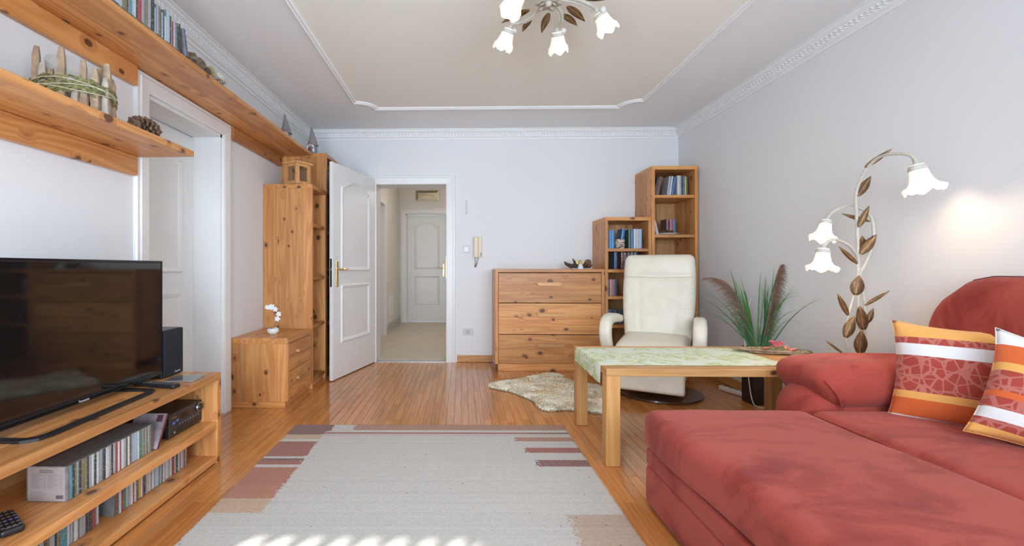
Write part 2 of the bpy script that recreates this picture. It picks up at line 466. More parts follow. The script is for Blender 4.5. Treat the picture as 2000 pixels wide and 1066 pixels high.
# rear wall with a glazed balcony door and a window
bm = newbm()
G1 = (-1.28, -0.24, 0.04, 2.38); G2 = (0.10, 2.10, 0.85, 2.16)
box(bm, XL, G1[0], YR-TW, YR, 0, ZC); box(bm, G1[0], G1[1], YR-TW, YR, G1[3], ZC); box(bm, G1[0], G1[1], YR-TW, YR, 0, G1[2])
box(bm, G1[1], G2[0], YR-TW, YR, 0, ZC); box(bm, G2[0], G2[1], YR-TW, YR, 0, G2[2]); box(bm, G2[0], G2[1], YR-TW, YR, G2[3], ZC)
box(bm, G2[1], XR, YR-TW, YR, 0, ZC)
struct('wall_rear', bm, WALL)
for n, (a, b, c, d) in enumerate((G1, G2)):
    bm = newbm(); pts = [(a+.03, YR-.12, c+.03), (b-.03, YR-.12, c+.03), (b-.03, YR-.12, d-.03), (a+.03, YR-.12, d-.03)]
    sweep(bm, pts, (0, -1, 0), [(-.03, -.03), (.03, -.03), (.03, .03), (-.03, .03)])
    w = struct('window_%d' % (n+1), bm, LACQ)
    obj('pane', B(a+.05, b-.05, YR-.124, YR-.116, c+.05, d-.05), GLASS, w)
# added unseen slatted blind at the balcony door head, shaping the sun patch edge
bl = thing('slatted_gobo', 'added unseen slatted blind hanging outside the balcony door', 'gobo', (-0.76, YR-TW-0.04, 2.36))
obj('head_rail', B(-1.30, -0.22, YR-TW-.05, YR-TW-.005, 2.375, 2.42, .004), LACQ, bl)
for i in range(10):
    x = -1.25 + i*0.11
    bm = newbm(); prism(bm, [(x, 2.38), (x+0.060, 2.38), (x+0.010, 2.285+0.02*math.sin(i*1.7)), (x-0.030, 2.30)], 0.012, 1, YR-TW-.03)
    obj('slat', bm, LACQ, bl)
aw = thing('sunblocker', 'added unseen awning shading the window behind the viewer', 'sunblocker', (1.1, YR-TW, 2.3))  # invented sheet out of view, blocks sun that would reach the sofa
bm = newbm(); prism(bm, [(YR-TW, 2.36), (YR-TW, 2.33), (YR-TW-1.25, 1.57), (YR-TW-1.25, 1.60)], 2.9, 0, -0.16)
obj('blocker_sheet', bm, M_plain('sunblocker_cloth', (0.72, 0.70, 0.64), 0.9), aw)
obj('front_bar', tube(newbm(), [(-0.16, YR-TW-1.25, 1.585), (2.74, YR-TW-1.25, 1.585)], 0.02), LACQ, aw)

# --- ceiling with a cream field framed by a stucco moulding
ceil = struct('ceiling', B(XL-TW, XR+TW, YR-TW, YB+TW, ZC, ZC+0.15), CEIL)
def notched(x0, x1, y0, y1, r, n=8):
    P = []
    for cx, cy, a0 in ((x0, y0, 90), (x1, y0, 180), (x1, y1, 270), (x0, y1, 0)):
        st = []
        for i in range(n+1):
            a = R(a0 - 90.0*i/n); st.append((cx + r*math.cos(a), cy + r*math.sin(a)))
        P += st
    return P
FX0, FX1, FY0, FY1 = -0.987, 1.635, 0.30, 4.315
field = notched(FX0, FX1, FY0, FY1, 0.168)
bm = newbm(); prism(bm, field, 0.004, 2, ZC-0.004); obj('cream_field', bm, CREAM, ceil)
bm = newbm()
sweep(bm, [(x, y, ZC) for x, y in field], (0, 0, -1), [(-.020, 0), (-.020, .010), (-.010, .018), (.004, .014), (.010, .022), (.020, .012), (.022, 0)])
struct('trim_1', bm, STUCCO)
# --- cornice with relief ornament
def cornice(name, pts, nrm_in, rep):
    bm = newbm()
    sweep(bm, pts, (0, 0, 1), [(0, 0), (0, -.105), (.010, -.105), (.012, -.088), (.028, -.080), (.034, -.040), (.058, -.022), (.060, -.010), (.074, -.008), (.074, 0)], closed=False)
    t = struct(name, bm, STUCCO)
    bm = newbm(); a, b = Vector(pts[0]), Vector(pts[1]); d = (b-a).normalized(); L = (b-a).length
    nn = Vector(nrm_in); k = int(L/rep)
    for i in range(k):
        p = a + d*(i+0.5)*L/k
        for (du, dv, s) in ((.0, -.060, .5), (.004, -.045, .36)):
            c = p + nn*(.033+du) + Vector((0, 0, dv))
            q0 = c - d*rep*s*0.72 - Vector((0, 0, .010)); q1 = c + d*rep*s*0.72 + Vector((0, 0, .010))
            tube(bm, [q0, (q0+q1)/2 + nn*.004, q1], [.003, .006, .003], 5)
    o = obj('relief_ornament', bm, STUCCO, t); o['kind'] = 'stuff'
    return t
cornice('trim_2', [(XL, YR, ZC), (XL, YB, ZC)][::-1], (1, 0, 0), 0.036)
cornice('trim_3', [(XR, YR, ZC), (XR, YB, ZC)], (-1, 0, 0), 0.036)
cornice('trim_4', [(XL, YB, ZC), (XR, YB, ZC)][::-1], (0, -1, 0), 0.036)
# --- skirting of pale wood
struct('baseboard_back', B(DB1+.092, 0.335, YB-.016, YB, 0.002, 0.078, .003), TABLEW[0])
struct('baseboard_right', B(XR-.016, XR, YR, 4.60, 0.002, 0.078, .003), TABLEW[1])
bm = newbm(); box(bm, XL, XL+.016, YR, 2.36, 0.002, 0.078, .003)
struct('baseboard_left', bm, TABLEW[1])

# --- door casings and leaves
CAS = [(0, 0), (0, .018), (.012, .022), (.070, .026), (.078, .020), (.095, .020), (.100, .010), (.100, 0)]
def casing(name, p0, p1, h, nrm, w=1.0):
    """U-shaped architrave around an opening whose bottom corners are p0, p1"""
    a, b = Vector(p0), Vector(p1); up = Vector((0, 0, h))
    bm = newbm(); sweep(bm, [a, a+up, b+up, b], nrm, [(-u*w if False else u*w, v) for u, v in CAS], closed=False)
    return struct(name, bm, LACQ)
def arch_path(x0, x1, z0, z1, y, arched):
    P = [(x0, z0), (x1, z0)]
    if arched:
        sh = 0.055; w = x1-x0; rise = 0.085
        P += [(x1, z1-rise), (x1-.030, z1-rise)]
        n = 16
        for i in range(n+1):
            t = i/n; x = (x1-.034) + (x0+.034-(x1-.034))*t
            P.append((x, z1-rise + .012 + (rise-.012)*math.sin(PI*t)**1.15))
        P += [(x0+.030, z1-rise), (x0, z1-rise)]
    else: P += [(x1, z1), (x0, z1)]
    Q = [P[0]]
    for q in P[1:]:
        if (Vector(q)-Vector(Q[-1])).length > 0.006: Q.append(q)
    return [(x, y, z) for x, z in Q]
MOUL = [(-.026, 0), (-.026, .004), (-.016, .014), (-.004, .010), (.006, .006), (.012, 0)]
def door_leaf(name, w, h, t, loc, rotz, faces=(0, 1), handle_faces=(0, 1), plate='brass', z_gap=0.008):
    """hinge at x=0; front face y=0 towards -y, rear face y=t"""
    bm = newbm(); box(bm, 0, w, 0, t, z_gap, h, .003)
    box(bm, w-.001, w+.013, 0.012, t, z_gap, h, .002)            # rebate
    leaf = link(bpy.data.objects.new(name, mesh_from(bm, name, LACQ))); leaf.location = loc; leaf.rotation_euler = (0, 0, rotz); leaf['kind'] = 'structure'
    mx = 0.165
    for f in faces:
        y = 0 if f == 0 else t; nr = (0, -1, 0) if f == 0 else (0, 1, 0)
        for (z0, z1, ar) in ((0.36, 0.86, False), (1.04, h-0.14, True)):
            P = arch_path(mx, w-mx, z0, z1, y, ar)
            bm = newbm(); sweep(bm, P if f == 0 else P, nr, [(u if f == 0 else -u, v) for u, v in MOUL])
            obj('panel_moulding', bm, LACQ, leaf, world=False)
    for f in handle_faces:
        y = 0 if f == 0 else t; s = -1 if f == 0 else 1; hx = w-0.062
        bm = pad(.040, .010, .245, .005, 3); xform(bm, Matrix.Translation((hx, y+s*.005, 0.99)))
        pl = obj('handle_plate', bm, BRASS, leaf, smooth='all', world=False)
        bm = newbm(); tube(bm, [(hx, y+s*.008, 1.03), (hx, y+s*.045, 1.03), (hx-.012, y+s*.052, 1.03), (hx-.045, y+s*.054, 1.035), (hx-.07, y+s*.054, 1.026), (hx-.105, y+s*.054, 1.036), (hx-.12, y+s*.054, 1.030)], [.009, .009, .009, .009, .007, .006, .004], 8)
        obj('lever', bm, BRASS, pl, smooth=True, world=False)
    return leaf
# back doorway: lining, casing on the room side, open leaf
casing('trim_5', (DB0+.03, YB, 0), (DB1-.03, YB, 0), DBZ-.03, (0, -1, 0))
bm = newbm(); box(bm, DB0, DB0+.03, YB-.001, YB+TW+.001, 0, DBZ); box(bm, DB1-.03, DB1, YB-.001, YB+TW+.001, 0, DBZ); box(bm, DB0, DB1, YB-.001, YB+TW+.001, DBZ-.03, DBZ)
bm2 = bm; struct('trim_6', bm2, LACQ)
struct('trim_7', B(DB0+.03, DB1-.03, YB-.015, YB+.03, 0.0005, 0.007, .002), STEEL)
d_open = door_leaf('door_1', 0.873, 2.022, 0.040, (-1.003, 5.012, 0), math.atan2(-0.966, -0.257))
obj('lock_plate', B(0.8855, 0.8875, .017, .035, 0.87, 1.13), DARKM, d_open, world=False)
obj('latch', B(0.886, 0.896, .019, .033, 1.02, 1.045), STEEL, d_open, world=False)
obj('striker_plate', B(DB1-.0325, DB1-.0295, YB+.01, YB+.035, 0.93, 1.17), BRASS, bpy.data.objects['trim_6'])
# left doorway: casing, deep lining, recessed closed leaf
casing('trim_8', (XL, DL0, 0), (XL, DL1, 0), DLZ, (1, 0, 0))
bm = newbm(); box(bm, XL-TW, XL+.001, DL0, DL0+.02, 0, DLZ); box(bm, XL-TW, XL+.001, DL1-.02, DL1, 0, DLZ); box(bm, XL-TW, XL+.001, DL0, DL1, DLZ-.02, DLZ)
struct('trim_9', bm, LACQ)
door_leaf('door_2', DL1-DL0-.045, 1.975, 0.04, (XL-.235, DL1-.021, 0), R(-90), faces=(1,), handle_faces=(1,))

# --- hall beyond the doorway
HX0, HX1, HY1 = -1.20, 0.85, 8.60
hf = struct('floor_hall', B(HX0-.2, HX1+.2, YB+TW/2, HY1+.2, -0.12, 0.004), HALLF)
struct('ceiling_hall', B(HX0-.2, HX1+.2, YB+TW, HY1+.2, ZC, ZC+.15), HALLW)
FD0, FD1 = -1.075, -0.275                   # far door
bm = newbm(); box(bm, HX0-.2, FD0, HY1, HY1+.2, 0, ZC); box(bm, FD1, HX1+.2, HY1, HY1+.2, 0, ZC); box(bm, FD0, FD1, HY1, HY1+.2, 2.06, ZC)
struct('wall_hall_back', bm, HALLW)
SD0, SD1 = 6.15, 6.98                        # side door in the hall's left wall
bm = newbm(); box(bm, HX0-.2, HX0, YB+TW, SD0, 0, ZC); box(bm, HX0-.2, HX0, SD1, HY1, 0, ZC); box(bm, HX0-.2, HX0, SD0, SD1, 2.0, ZC)
struct('wall_hall_left', bm, HALLW)
struct('wall_hall_right', B(HX1, HX1+.2, YB+TW, HY1, 0, ZC), HALLW)
casing('trim_10', (FD0, HY1, 0.004), (FD1, HY1, 0.004), 2.06, (0, -1, 0))
bm = newbm(); box(bm, FD0, FD0+.02, HY1-.001, HY1+.2, 0, 2.06); box(bm, FD1-.02, FD1, HY1-.001, HY1+.2, 0, 2.06); box(bm, FD0, FD1, HY1-.001, HY1+.2, 2.04, 2.06)
struct('trim_11', bm, LACQ)
door_leaf('door_3', FD1-FD0-.045, 2.03, 0.04, (FD0+.022, HY1+.10, 0.004), 0, faces=(0,), handle_faces=(0,))
casing('trim_12', (HX0, SD0, 0.004), (HX0, SD1, 0.004), 2.0, (1, 0, 0))
door_leaf('door_4', SD1-SD0-.01, 1.99, 0.04, (HX0-.13, SD0+.005, 0.004), R(90), faces=(0,), handle_faces=())
struct('baseboard_hall', B(HX0, HX0+.015, SD1+.10, HY1-.002, 0.005, 0.13, .002), M_plain('hall_skirting', (0.50, 0.49, 0.46), 0.5))
# vent grille low on the hall wall
vt = thing('vent_grille', 'small white vent grille low on the hall wall', 'vent', (HX0, 7.55, 0.42))
obj('frame', B(HX0, HX0+.012, 7.35, 7.80, 0.24, 0.60, .003), LACQ, vt)
for i in range(7): obj('slat', B(HX0+.012, HX0+.018, 7.39, 7.76, 0.28+i*.042, 0.31+i*.042, .001), STUCCO, vt)
# framed plate over the far door
fp = thing('wall_light', 'rectangular brass framed light above the far hall door', 'wall light', (-0.66, HY1, 2.40))
bm = newbm(); sweep(bm, [(-0.855, HY1, 2.33), (-0.465, HY1, 2.33), (-0.465, HY1, 2.48), (-0.855, HY1, 2.48)], (0, -1, 0), [(-.02, 0), (-.02, .02), (.02, .03), (.03, 0)])
obj('frame', bm, M_plain('aged_brass', (0.42, 0.36, 0.24), 0.4, 0.1, 30, metal=0.8), fp)
obj('glass_plate', B(-0.845, -0.475, HY1-.018, HY1-.001, 2.34, 2.47, .003), M_plain('frosted_plate', (0.85, 0.75, 0.58), 0.25, 0.25, 9, metal=0.5), fp)
obj('text_strip', B(-0.80, -0.52, HY1-.0195, HY1-.018, 2.398, 2.412), BRASS, fp)
# warm lamp in the hall ceiling (out of view)
hl = thing('hall_ceiling_lamp', 'round opal ceiling lamp of the hall, out of view', 'ceiling lamp', (0.2, 6.6, ZC))
bm = newbm(); lathe(bm, [(0.0, -.075), (.08, -.07), (.13, -.045), (.15, -.01), (.15, 0)], 24, (0.2, 6.6, ZC)); obj('bowl', bm, M_plain('opal_lit', (0.9, 0.85, 0.75), 0.4, 0.02, 5, emit=(1.0, 0.80, 0.55), estr=6.0), hl, smooth=True)
light('hall_light', 'POINT', (0.2, 6.6, ZC-.20), (0, 0, 0), 21, (1.0, 0.93, 0.85), shadow_soft_size=0.12)

# ================================================================== pine furniture
def boards(parent, name, x0, x1, y0, y1, z0, z1, split, cuts, grain, mats=None, bev=0.0012):
    """a glued panel made of single boards side by side along axis split"""
    mats = mats or PINE
    lo = [x0, y0, z0]; hi = [x1, y1, z1]
    if isinstance(cuts, int):
        ws = [rnd.uniform(0.8, 1.2) for _ in range(cuts)]; s = sum(ws); acc = 0; edges = [0.0]
        for w in ws: acc += w/s; edges.append(acc)
    else: edges = [0.0] + list(cuts) + [1.0]
    out = []
    for i in range(len(edges)-1):
        a = lo[:]; b = hi[:]
        a[split] = lo[split] + (hi[split]-lo[split])*edges[i]; b[split] = lo[split] + (hi[split]-lo[split])*edges[i+1]
        out.append(obj(name, B(a[0], b[0], a[1], b[1], a[2], b[2], bev), mats[grain], parent))
    return out
# --- chest of three drawers by the back wall
CX0, CX1, CYF = 0.330, 1.428, 4.60
ch = thing('chest_of_drawers', 'wide knotty pine chest of three drawers against the back wall', 'chest of drawers', (0.88, 4.83, 0))
boards(ch, 'side_panel', CX0, CX0+.032, CYF, YB-.002, 0.075, 1.00, 1, 4, 2)
boards(ch, 'side_panel', CX1-.032, CX1, CYF, YB-.002, 0.075, 1.00, 1, 4, 2)
boards(ch, 'top_board', CX0, CX1, CYF, YB-.002, 1.00, 1.032, 1, 4, 0)
obj('plinth', B(CX0+.03, CX1-.03, CYF+.02, CYF+.05, 0.001, 0.075, .002), PINE[0], ch)
obj('back_panel', B(CX0+.032, CX1-.032, YB-.014, YB-.004, 0.08, 1.00), PLY, ch)
obj('bottom_board', B(CX0+.032, CX1-.032, CYF+.03, YB-.014, 0.062, 0.080), PINE[0], ch)
def drawer(parent, x0, x1, yf, z0, z1, cuts, hx, hz, hw):
    d = obj('drawer', B(x0+.01, x1-.01, yf+.022, yf+.36, z0+.01, z1-.03), PLY, parent)
    boards(d, 'front_board', x0+.003, x1-.003, yf+.001, yf+.022, z0+.0035, z1-.0035, 2, cuts, 0)
    bm = newbm()
    prism(bm, [(hx-hw/2+.022, hz-.019), (hx+hw/2-.022, hz-.019), (hx+hw/2, hz+.015), (hx-hw/2, hz+.015)], -0.030, 1, yf+.001)
    obj('handle', bm, PALE[0], d)
zz = [0.080, 0.373, 0.690, 0.995]
for i in range(3):
    drawer(ch, CX0+.032, CX1-.032, CYF, zz[i], zz[i+1], [[0.22], [0.22, 0.55], [0.28, 0.62]][i], 0.885, [0.268, 0.578, 0.885][i], 0.29)
# --- stepped bookcases in the right corner
def bookcase(name, label, x0, x1, yf, yb, h, shelves, axis='y', plinth=0.06):
    t = thing(name, label, 'bookcase', ((x0+x1)/2, (yf+yb)/2, 0))
    boards(t, 'side_panel', x0, x0+.030, yf, yb, 0.0, h-.036, 1, 4, 2)
    boards(t, 'side_panel', x1-.030, x1, yf, yb, 0.0, h-.036, 1, 4, 2)
    boards(t, 'top_board', x0, x1, yf, yb, h-.036, h, 1, 3, 0)
    boards(t, 'back_panel', x0+.03, x1-.03, yb-.012, yb-.004, plinth, h-.036, 0, 4, 2, [PALE[0], PALE[1], PALE[2]])
    for z in shelves: boards(t, 'shelf', x0+.031, x1-.031, yf+.004, yb-.013, z-.030, z, 1, 2, 0)
    obj('plinth', B(x0+.03, x1-.03, yf+.02, yf+.045, 0.001, plinth, .002), PINE[0], t)
    return t
SB = [0.075, 0.472, 0.760, 1.030, 1.240]
TB = [0.075, 0.500, 0.940, 1.380, 1.775]
bookcase('bookcase', 'low pine bookcase of five compartments beside the chest of drawers', 1.432, 1.892, 4.60, YB-.002, 1.555, SB)
bookcase('bookcase', 'tall pine bookcase in the corner behind the white recliner', 1.896, 2.352, 4.60, YB-.002, 2.065, TB)

# --- books
BOOKM = {}
def book(x, y, z, t, h, d, col, label, cat='book', group=None, lean=0.0, face=-1, ax='x', pages=True):
    """upright book, thickness along x, spine towards -y (ax='x') or thickness along y, spine towards +x (ax='y')"""
    key = (round(t, 4), round(h, 3), round(d, 3))
    if key not in BOOKM:
        bm = newbm()
        c = 0.0022
        n = 4; prof = [(-t/2, d)] + [(-t/2 + t*i/n, -0.10*t*math.sin(PI*i/n)) for i in range(n+1)] + [(t/2, d), (t/2-c, d), (t/2-c, c), (-t/2+c, c), (-t/2+c, d)]
        prism(bm, prof, h, 2, 0)
        cov = mesh_from(bm, 'cover', SPINE)
        bm = newbm(); box(bm, -t/2+c+.0002, t/2-c-.0002, c+.0002, d-.004, .003, h-.003)
        BOOKM[key] = (cov, mesh_from(bm, 'pages', PAGES))
    cov, pg = BOOKM[key]
    o = link(bpy.data.objects.new('book', cov)); o.color = (*col, 1)
    o.location = (x, y, z)
    if ax == 'x': o.rotation_euler = (0, lean, 0)
    else: o.rotation_euler = Euler((lean, 0, R(90)), 'XYZ') if False else (0, 0, R(90))
    tag(o, label, cat, group)
    p = link(bpy.data.objects.new('pages', pg)); p.parent = o
    return o
def book_row(x, y, z, items, where, group, lean=None):
    """items: (thickness, height, depth, colour, colour word)"""
    seen = {}
    tot = {}
    for it in items: tot[it[4]] = tot.get(it[4], 0) + 1
    for i, (t, h, d, col, word) in enumerate(items):
        ln = (lean[i] if lean else 0.0)
        seen[word] = seen.get(word, 0) + 1
        nm = ('only ' if tot[word] == 1 else ORD[seen[word]-1] + ' ')
        off = h*math.sin(abs(ln))
        ox = x + t/2
        if ln < 0: ox += off
        zz_ = z + 0.0005 + (t/2*math.sin(abs(ln)))
        book(ox, y + rnd.uniform(0, .012), zz_, t, h, d, col, '%s%s book from the near side %s' % (nm, word, where) if False else '%s %s book %s' % ('the' if tot[word] == 1 else ORD[seen[word]-1], word, where), 'book', group, ln)
        nxt = lean[i+1] if lean and i+1 < len(items) else 0.0
        x += t/math.cos(ln) + 0.0012
        if ln > 0 and nxt == 0: x += off
        if ln < 0 and nxt == 0: x += off
BL = (0.012, 0.10, 0.27); LB = (0.02, 0.20, 0.46); WH = (0.66, 0.66, 0.66); BK = (0.02, 0.022, 0.028); NV = (0.02, 0.06, 0.16); GR = (0.02, 0.10, 0.06)
RD = (0.30, 0.02, 0.05); MR = (0.10, 0.015, 0.02); PK = (0.48, 0.10, 0.16); TE = (0.02, 0.14, 0.24); GY = (0.42, 0.46, 0.52); OR = (0.55, 0.22, 0.16); BR = (0.14, 0.07, 0.04); YE = (0.62, 0.55, 0.16)
# low bookcase, top compartment
book_row(1.466, 4.64, SB[4], [(.022, .185, .13, BL, 'deep blue'), (.024, .185, .13, LB, 'bright blue'), (.026, .187, .13, LB, 'bright blue')], 'at the side of the low bookcase top shelf', 'blue books on the low bookcase')
book_row(1.620, 4.72, SB[4], [(.030, .205, .14, LB, 'leaning sky blue')], 'behind the birch bark candle holder', 'books on the low bookcase', [0.13])
book_row(1.692, 4.66, SB[4], [(.020, .195, .13, GR, 'dark green'), (.026, .195, .14, BL, 'blue spined'), (.024, .200, .14, WH, 'white'), (.030, .198, .14, GY, 'pale grey'), (.026, .200, .14, (0.30, 0.42, 0.62), 'light blue')], 'standing right of the birch bark candle holder', 'books on the low bookcase')
# second compartment
book_row(1.545, 4.66, SB[3], [(.030, .175, .14, NV, 'navy')], 'facing out on the low bookcase second shelf', 'books on the low bookcase')
book_row(1.612, 4.66, SB[3], [(.030, .175, .14, MR, 'dark maroon'), (.034, .170, .14, MR, 'dark maroon'), (.032, .170, .14, BK, 'black'), (.034, .174, .14, (0.06, 0.07, 0.05), 'olive black'), (.030, .174, .14, NV, 'dark navy')], 'in the dark row above the recliner back', 'dark books on the low bookcase')
# third, fourth
book_row(1.468, 4.64, SB[2], [(.026, .165, .12, (0.04, 0.09, 0.17), 'slate blue'), (.032, .168, .12, OR, 'salmon'), (.034, .168, .12, (0.06, 0.08, 0.22), 'indigo')], 'on the low bookcase third shelf', 'books on the low bookcase')
book_row(1.466, 4.66, SB[1], [(.018, .15, .12, YE, 'thin yellow'), (.050, .150, .16, NV, 'thick navy'), (.050, .150, .16, BK, 'thick black'), (.045, .148, .16, NV, 'broad navy')], 'on the shelf behind the recliner arm', 'books on the low bookcase')
# tall bookcase, top
book_row(1.950, 4.68, TB[4], [(.022, .195, .15, BK, 'leaning black'), (.030, .200, .15, BR, 'leaning brown')], 'on the tall bookcase top shelf', 'books on the tall bookcase', [0.20, 0.20])
book_row(2.075, 4.66, TB[4], [(.020, .20, .14, GY, 'tilted grey'), (.016, .20, .14, WH, 'tilted white'), (.022, .19, .14, (0.08, 0.16, 0.40), 'tilted blue')], 'on the tall bookcase top shelf', 'books on the tall bookcase', [0.12, 0.14, 0.17])
book_row(2.178, 4.66, TB[4], [(.020, .205, .14, WH, 'white'), (.020, .205, .14, GY, 'grey'), (.016, .20, .14, BK, 'black'), (.016, .20, .14, (0.10, 0.15, 0.22), 'slate'), (.014, .195, .14, YE, 'cream'), (.014, .195, .14, BK, 'black')], 'in the upright row on the tall bookcase', 'books on the tall bookcase')
# tall bookcase, second
book_row(1.932, 4.66, TB[3], [(.012, .155, .12, GY, 'leaning pale grey'), (.012, .16, .12, WH, 'leaning white')], 'beside the plate on the tall bookcase', 'books beside the plate', [-0.24, -0.24])
book_row(2.095, 4.72, TB[3], [(.036, .165, .14, MR, 'maroon'), (.030, .165, .14, PK, 'raspberry red'), (.026, .168, .14, TE, 'petrol blue')], 'behind the plate of cones', 'books behind the plate')
# plate with cones
pt = thing('plate', 'white oval plate of pine cones on the tall bookcase', 'plate', (2.10, 4.655, TB[3]))
bm = newbm(); lathe(bm, [(0, .002), (.05, .002), (.07, .008), (.088, .016), (.090, .018), (.072, .013), (.05, .006), (0, .006)], 28, (2.10, 4.70, TB[3]+.0005)); bmesh.ops.scale(bm, vec=(1.25, .75, 1), verts=bm.verts, space=Matrix.Translation((-2.10, -4.70, 0)))
obj('dish', bm, WHITEP, pt, smooth=True)
CONE = M_plain('dry_cone_brown', (0.17, 0.10, 0.06), 0.9, 0.5, 60, bumpk=0.6)
def cone_shape(c, L, r, tilt, rz, seed):
    rr = random.Random(seed); bm = newbm()
    n = 60
    for i in range(n):
        t = (i+.5)/n; z = t*L; rad = r*math.sin(PI*min(.98, .16+.84*t))**0.7; a = i*2.399
        M_ = Matrix.Rotation(a, 4, 'Z') @ Matrix.Translation((rad*.55, 0, z)) @ Matrix.Rotation(R(62-60*t), 4, 'Y')
        q = [M_ @ Vector(v) for v in ((-.2*r, -.20*r, 0), (.55*r, -.24*r, .02*r), (.72*r, 0, .06*r), (.55*r, .24*r, .02*r), (-.2*r, .20*r, 0), (.2*r, 0, -.12*r))]
        v_ = [bm.verts.new(x) for x in q]
        bm.faces.new(v_[:5])
        for k in range(5): bm.faces.new((v_[k], v_[5], v_[(k+1) % 5])) if k < 4 else bm.faces.new((v_[4], v_[5], v_[0]))
    tube(bm, [(0, 0, 0), (0, 0, L*.9)], [r*.5, r*.25], 8)
    xform(bm, Matrix.Translation(c) @ Matrix.Rotation(rz, 4, 'Z') @ Matrix.Rotation(tilt, 4, 'Y'))
    return bm
for i, (dx, dy, L, r, w) in enumerate(((-.075, -.005, .065, .020, 'dark'), (-.02, -.012, .06, .017, 'small'), (.025, .004, .055, .017, 'pale'), (.068, -.006, .05, .015, 'tiny'))):
    o = obj('pine_cone', cone_shape((2.10+dx-.02, 4.70+dy, TB[3]+.034), L, r, R(84), i*.5, i), CONE, None, smooth=False)
    tag(o, '%s pine cone, %s from the near end of the white plate' % (w, ORD[i]), 'pine cone', 'pine cones on the plate')
# birch bark candle holder
bh = thing('candle_holder', 'small birch bark candle holder on the low bookcase top shelf', 'candle holder', (1.60, 4.645, SB[4]))
def M_birch():
    m, nt, p = nodes('birch_bark'); tc = N(nt, 'ShaderNodeTexCoord')
    mp = N(nt, 'ShaderNodeMapping'); mp.inputs['Scale'].default_value = (26, 26, 70); nt.links.new(tc.outputs['Object'], mp.inputs['Vector'])
    nz = N(nt, 'ShaderNodeTexNoise', i_Scale=1.0, i_Detail=4.0); nt.links.new(mp.outputs[0], nz.inputs['Vector'])
    nt.links.new(ramp(nt, nz.outputs[0], [(0.40, (0.10, 0.06, 0.04)), (0.55, (0.62, 0.52, 0.42))]), p.inputs['Base Color']); p.inputs['Roughness'].default_value = 0.9; return m
BIRCH = M_birch()
bm = newbm(); lathe(bm, [(.046, 0), (.050, .03), (.048, .075), (.050, .092), (.036, .092), (.034, .02)], 14, (1.60, 4.665, SB[4]+.0005), ripple=lambda j, a, r, z: (r*(1+.06*math.sin(3*a)), z + (.006*math.sin(5*a) if j in (3, 4) else 0)))
obj('bark_ring', bm, BIRCH, bh, smooth=True)
bm = newbm(); lathe(bm, [(0, .004), (.033, .004), (.033, .07), (.004, .072), (0, .072)], 16, (1.60, 4.665, SB[4])); obj('candle', bm, M_plain('candle_wax', (0.75, 0.70, 0.6), 0.5, 0.03), bh, smooth=True)

# --- stepped units along the left wall: drawer cabinet, low and tall shelf unit
UXB, UXF = XL+.003, -1.300
cb = thing('drawer_cabinet', 'low pine cabinet with two drawers carrying the orchid', 'cabinet', (-1.51, 3.62, 0))
CY0, CY1 = 3.36, 3.905
boards(cb, 'side_panel', UXB, UXF, CY0, CY0+.03, 0.048, 0.480, 0, [0.26, 0.56, 0.78], 2)
boards(cb, 'side_panel', UXB, UXF, CY1-.03, CY1, 0.048, 0.480, 0, 4, 2)
boards(cb, 'top_board', UXB, UXF, CY0, CY1, 0.480, 0.522, 0, 3, 1)
obj('plinth', B(UXB, UXF-.022, CY0+.004, CY1-.004, 0.001, 0.048, .002), PINE[0], cb)
obj('back_panel', B(UXB, UXB+.01, CY0+.03, CY1-.03, 0.05, 0.48), PLY, cb)
for (z0, z1, hz) in ((0.055, 0.262, 0.185), (0.268, 0.474, 0.395)):
    d = obj('drawer', B(UXB+.03, UXF-.024, CY0+.04, CY1-.04, z0+.01, z1-.03), PLY, cb)
    boards(d, 'front_board', UXF-.024, UXF-.002, CY0+.032, CY1-.032, z0, z1, 2, [0.38], 1)
    bm = newbm(); prism(bm, [(3.54, hz-.008), (3.74, hz-.012), (3.76, hz+.012), (3.545, hz+.012)], .024, 0, UXF-.002)
    obj('handle', bm, TABLEW[1], d)
def side_unit(label, y0, y1, h, shelves, splits):
    t = thing('shelf_unit', label, 'shelf unit', (-1.51, (y0+y1)/2, 0))
    boards(t, 'side_panel', UXB, UXF, y0, y0+.028, 0.0, h-.036, 0, splits, 2)
    boards(t, 'side_panel', UXB, UXF, y1-.028, y1, 0.0, h-.036, 0, 3, 2)
    boards(t, 'top_board', UXB, UXF, y0, y1, h-.036, h, 0, 3, 1)
    obj('back_panel', B(UXB, UXB+.008, y0+.028, y1-.028, 0.06, h-.036), PALE[2], t)
    for z in shelves: boards(t, 'shelf', UXB+.01, UXF-.006, y0+.029, y1-.029, z-.028, z, 0, 2, 1)
    obj('plinth', B(UXF-.045, UXF-.02, y0+.028, y1-.028, 0.001, 0.06, .002), PINE[1], t)
    return t
U1 = [0.075, 0.545, 0.970, 1.432]; U2 = [0.075, 0.52, 0.97, 1.40, 1.80]
side_unit('knotty pine shelf unit with open front behind the drawer cabinet', 3.910, 4.318, 1.772, U1, [0.32, 0.82])
side_unit('tallest pine shelf unit in the corner behind the open door', 4.322, 4.735, 2.142, U2, [0.40, 0.74])
# books in the tall left unit (spines towards the room)
cols = [(BK, 'black'), (NV, 'navy'), (MR, 'maroon'), (GR, 'dark green'), (BR, 'brown')]
for s, z in enumerate(U2[1:]):
    y = 4.365
    for k in range(7):
        t_ = (.030, .036, .042)[(k+s) % 3]; c, w = cols[(k*2+s) % 5]
        o = book(-1.335, y+t_/2, z+.0005, t_, (.20, .22, .23)[(k+s) % 3], .15, c, '%s book, %s on the %s shelf behind the open door' % (w, ORD[k], ('lowest', 'lower middle', 'upper middle', 'highest')[s]), 'book', 'books behind the open door', ax='y')
        y += t_ + .002
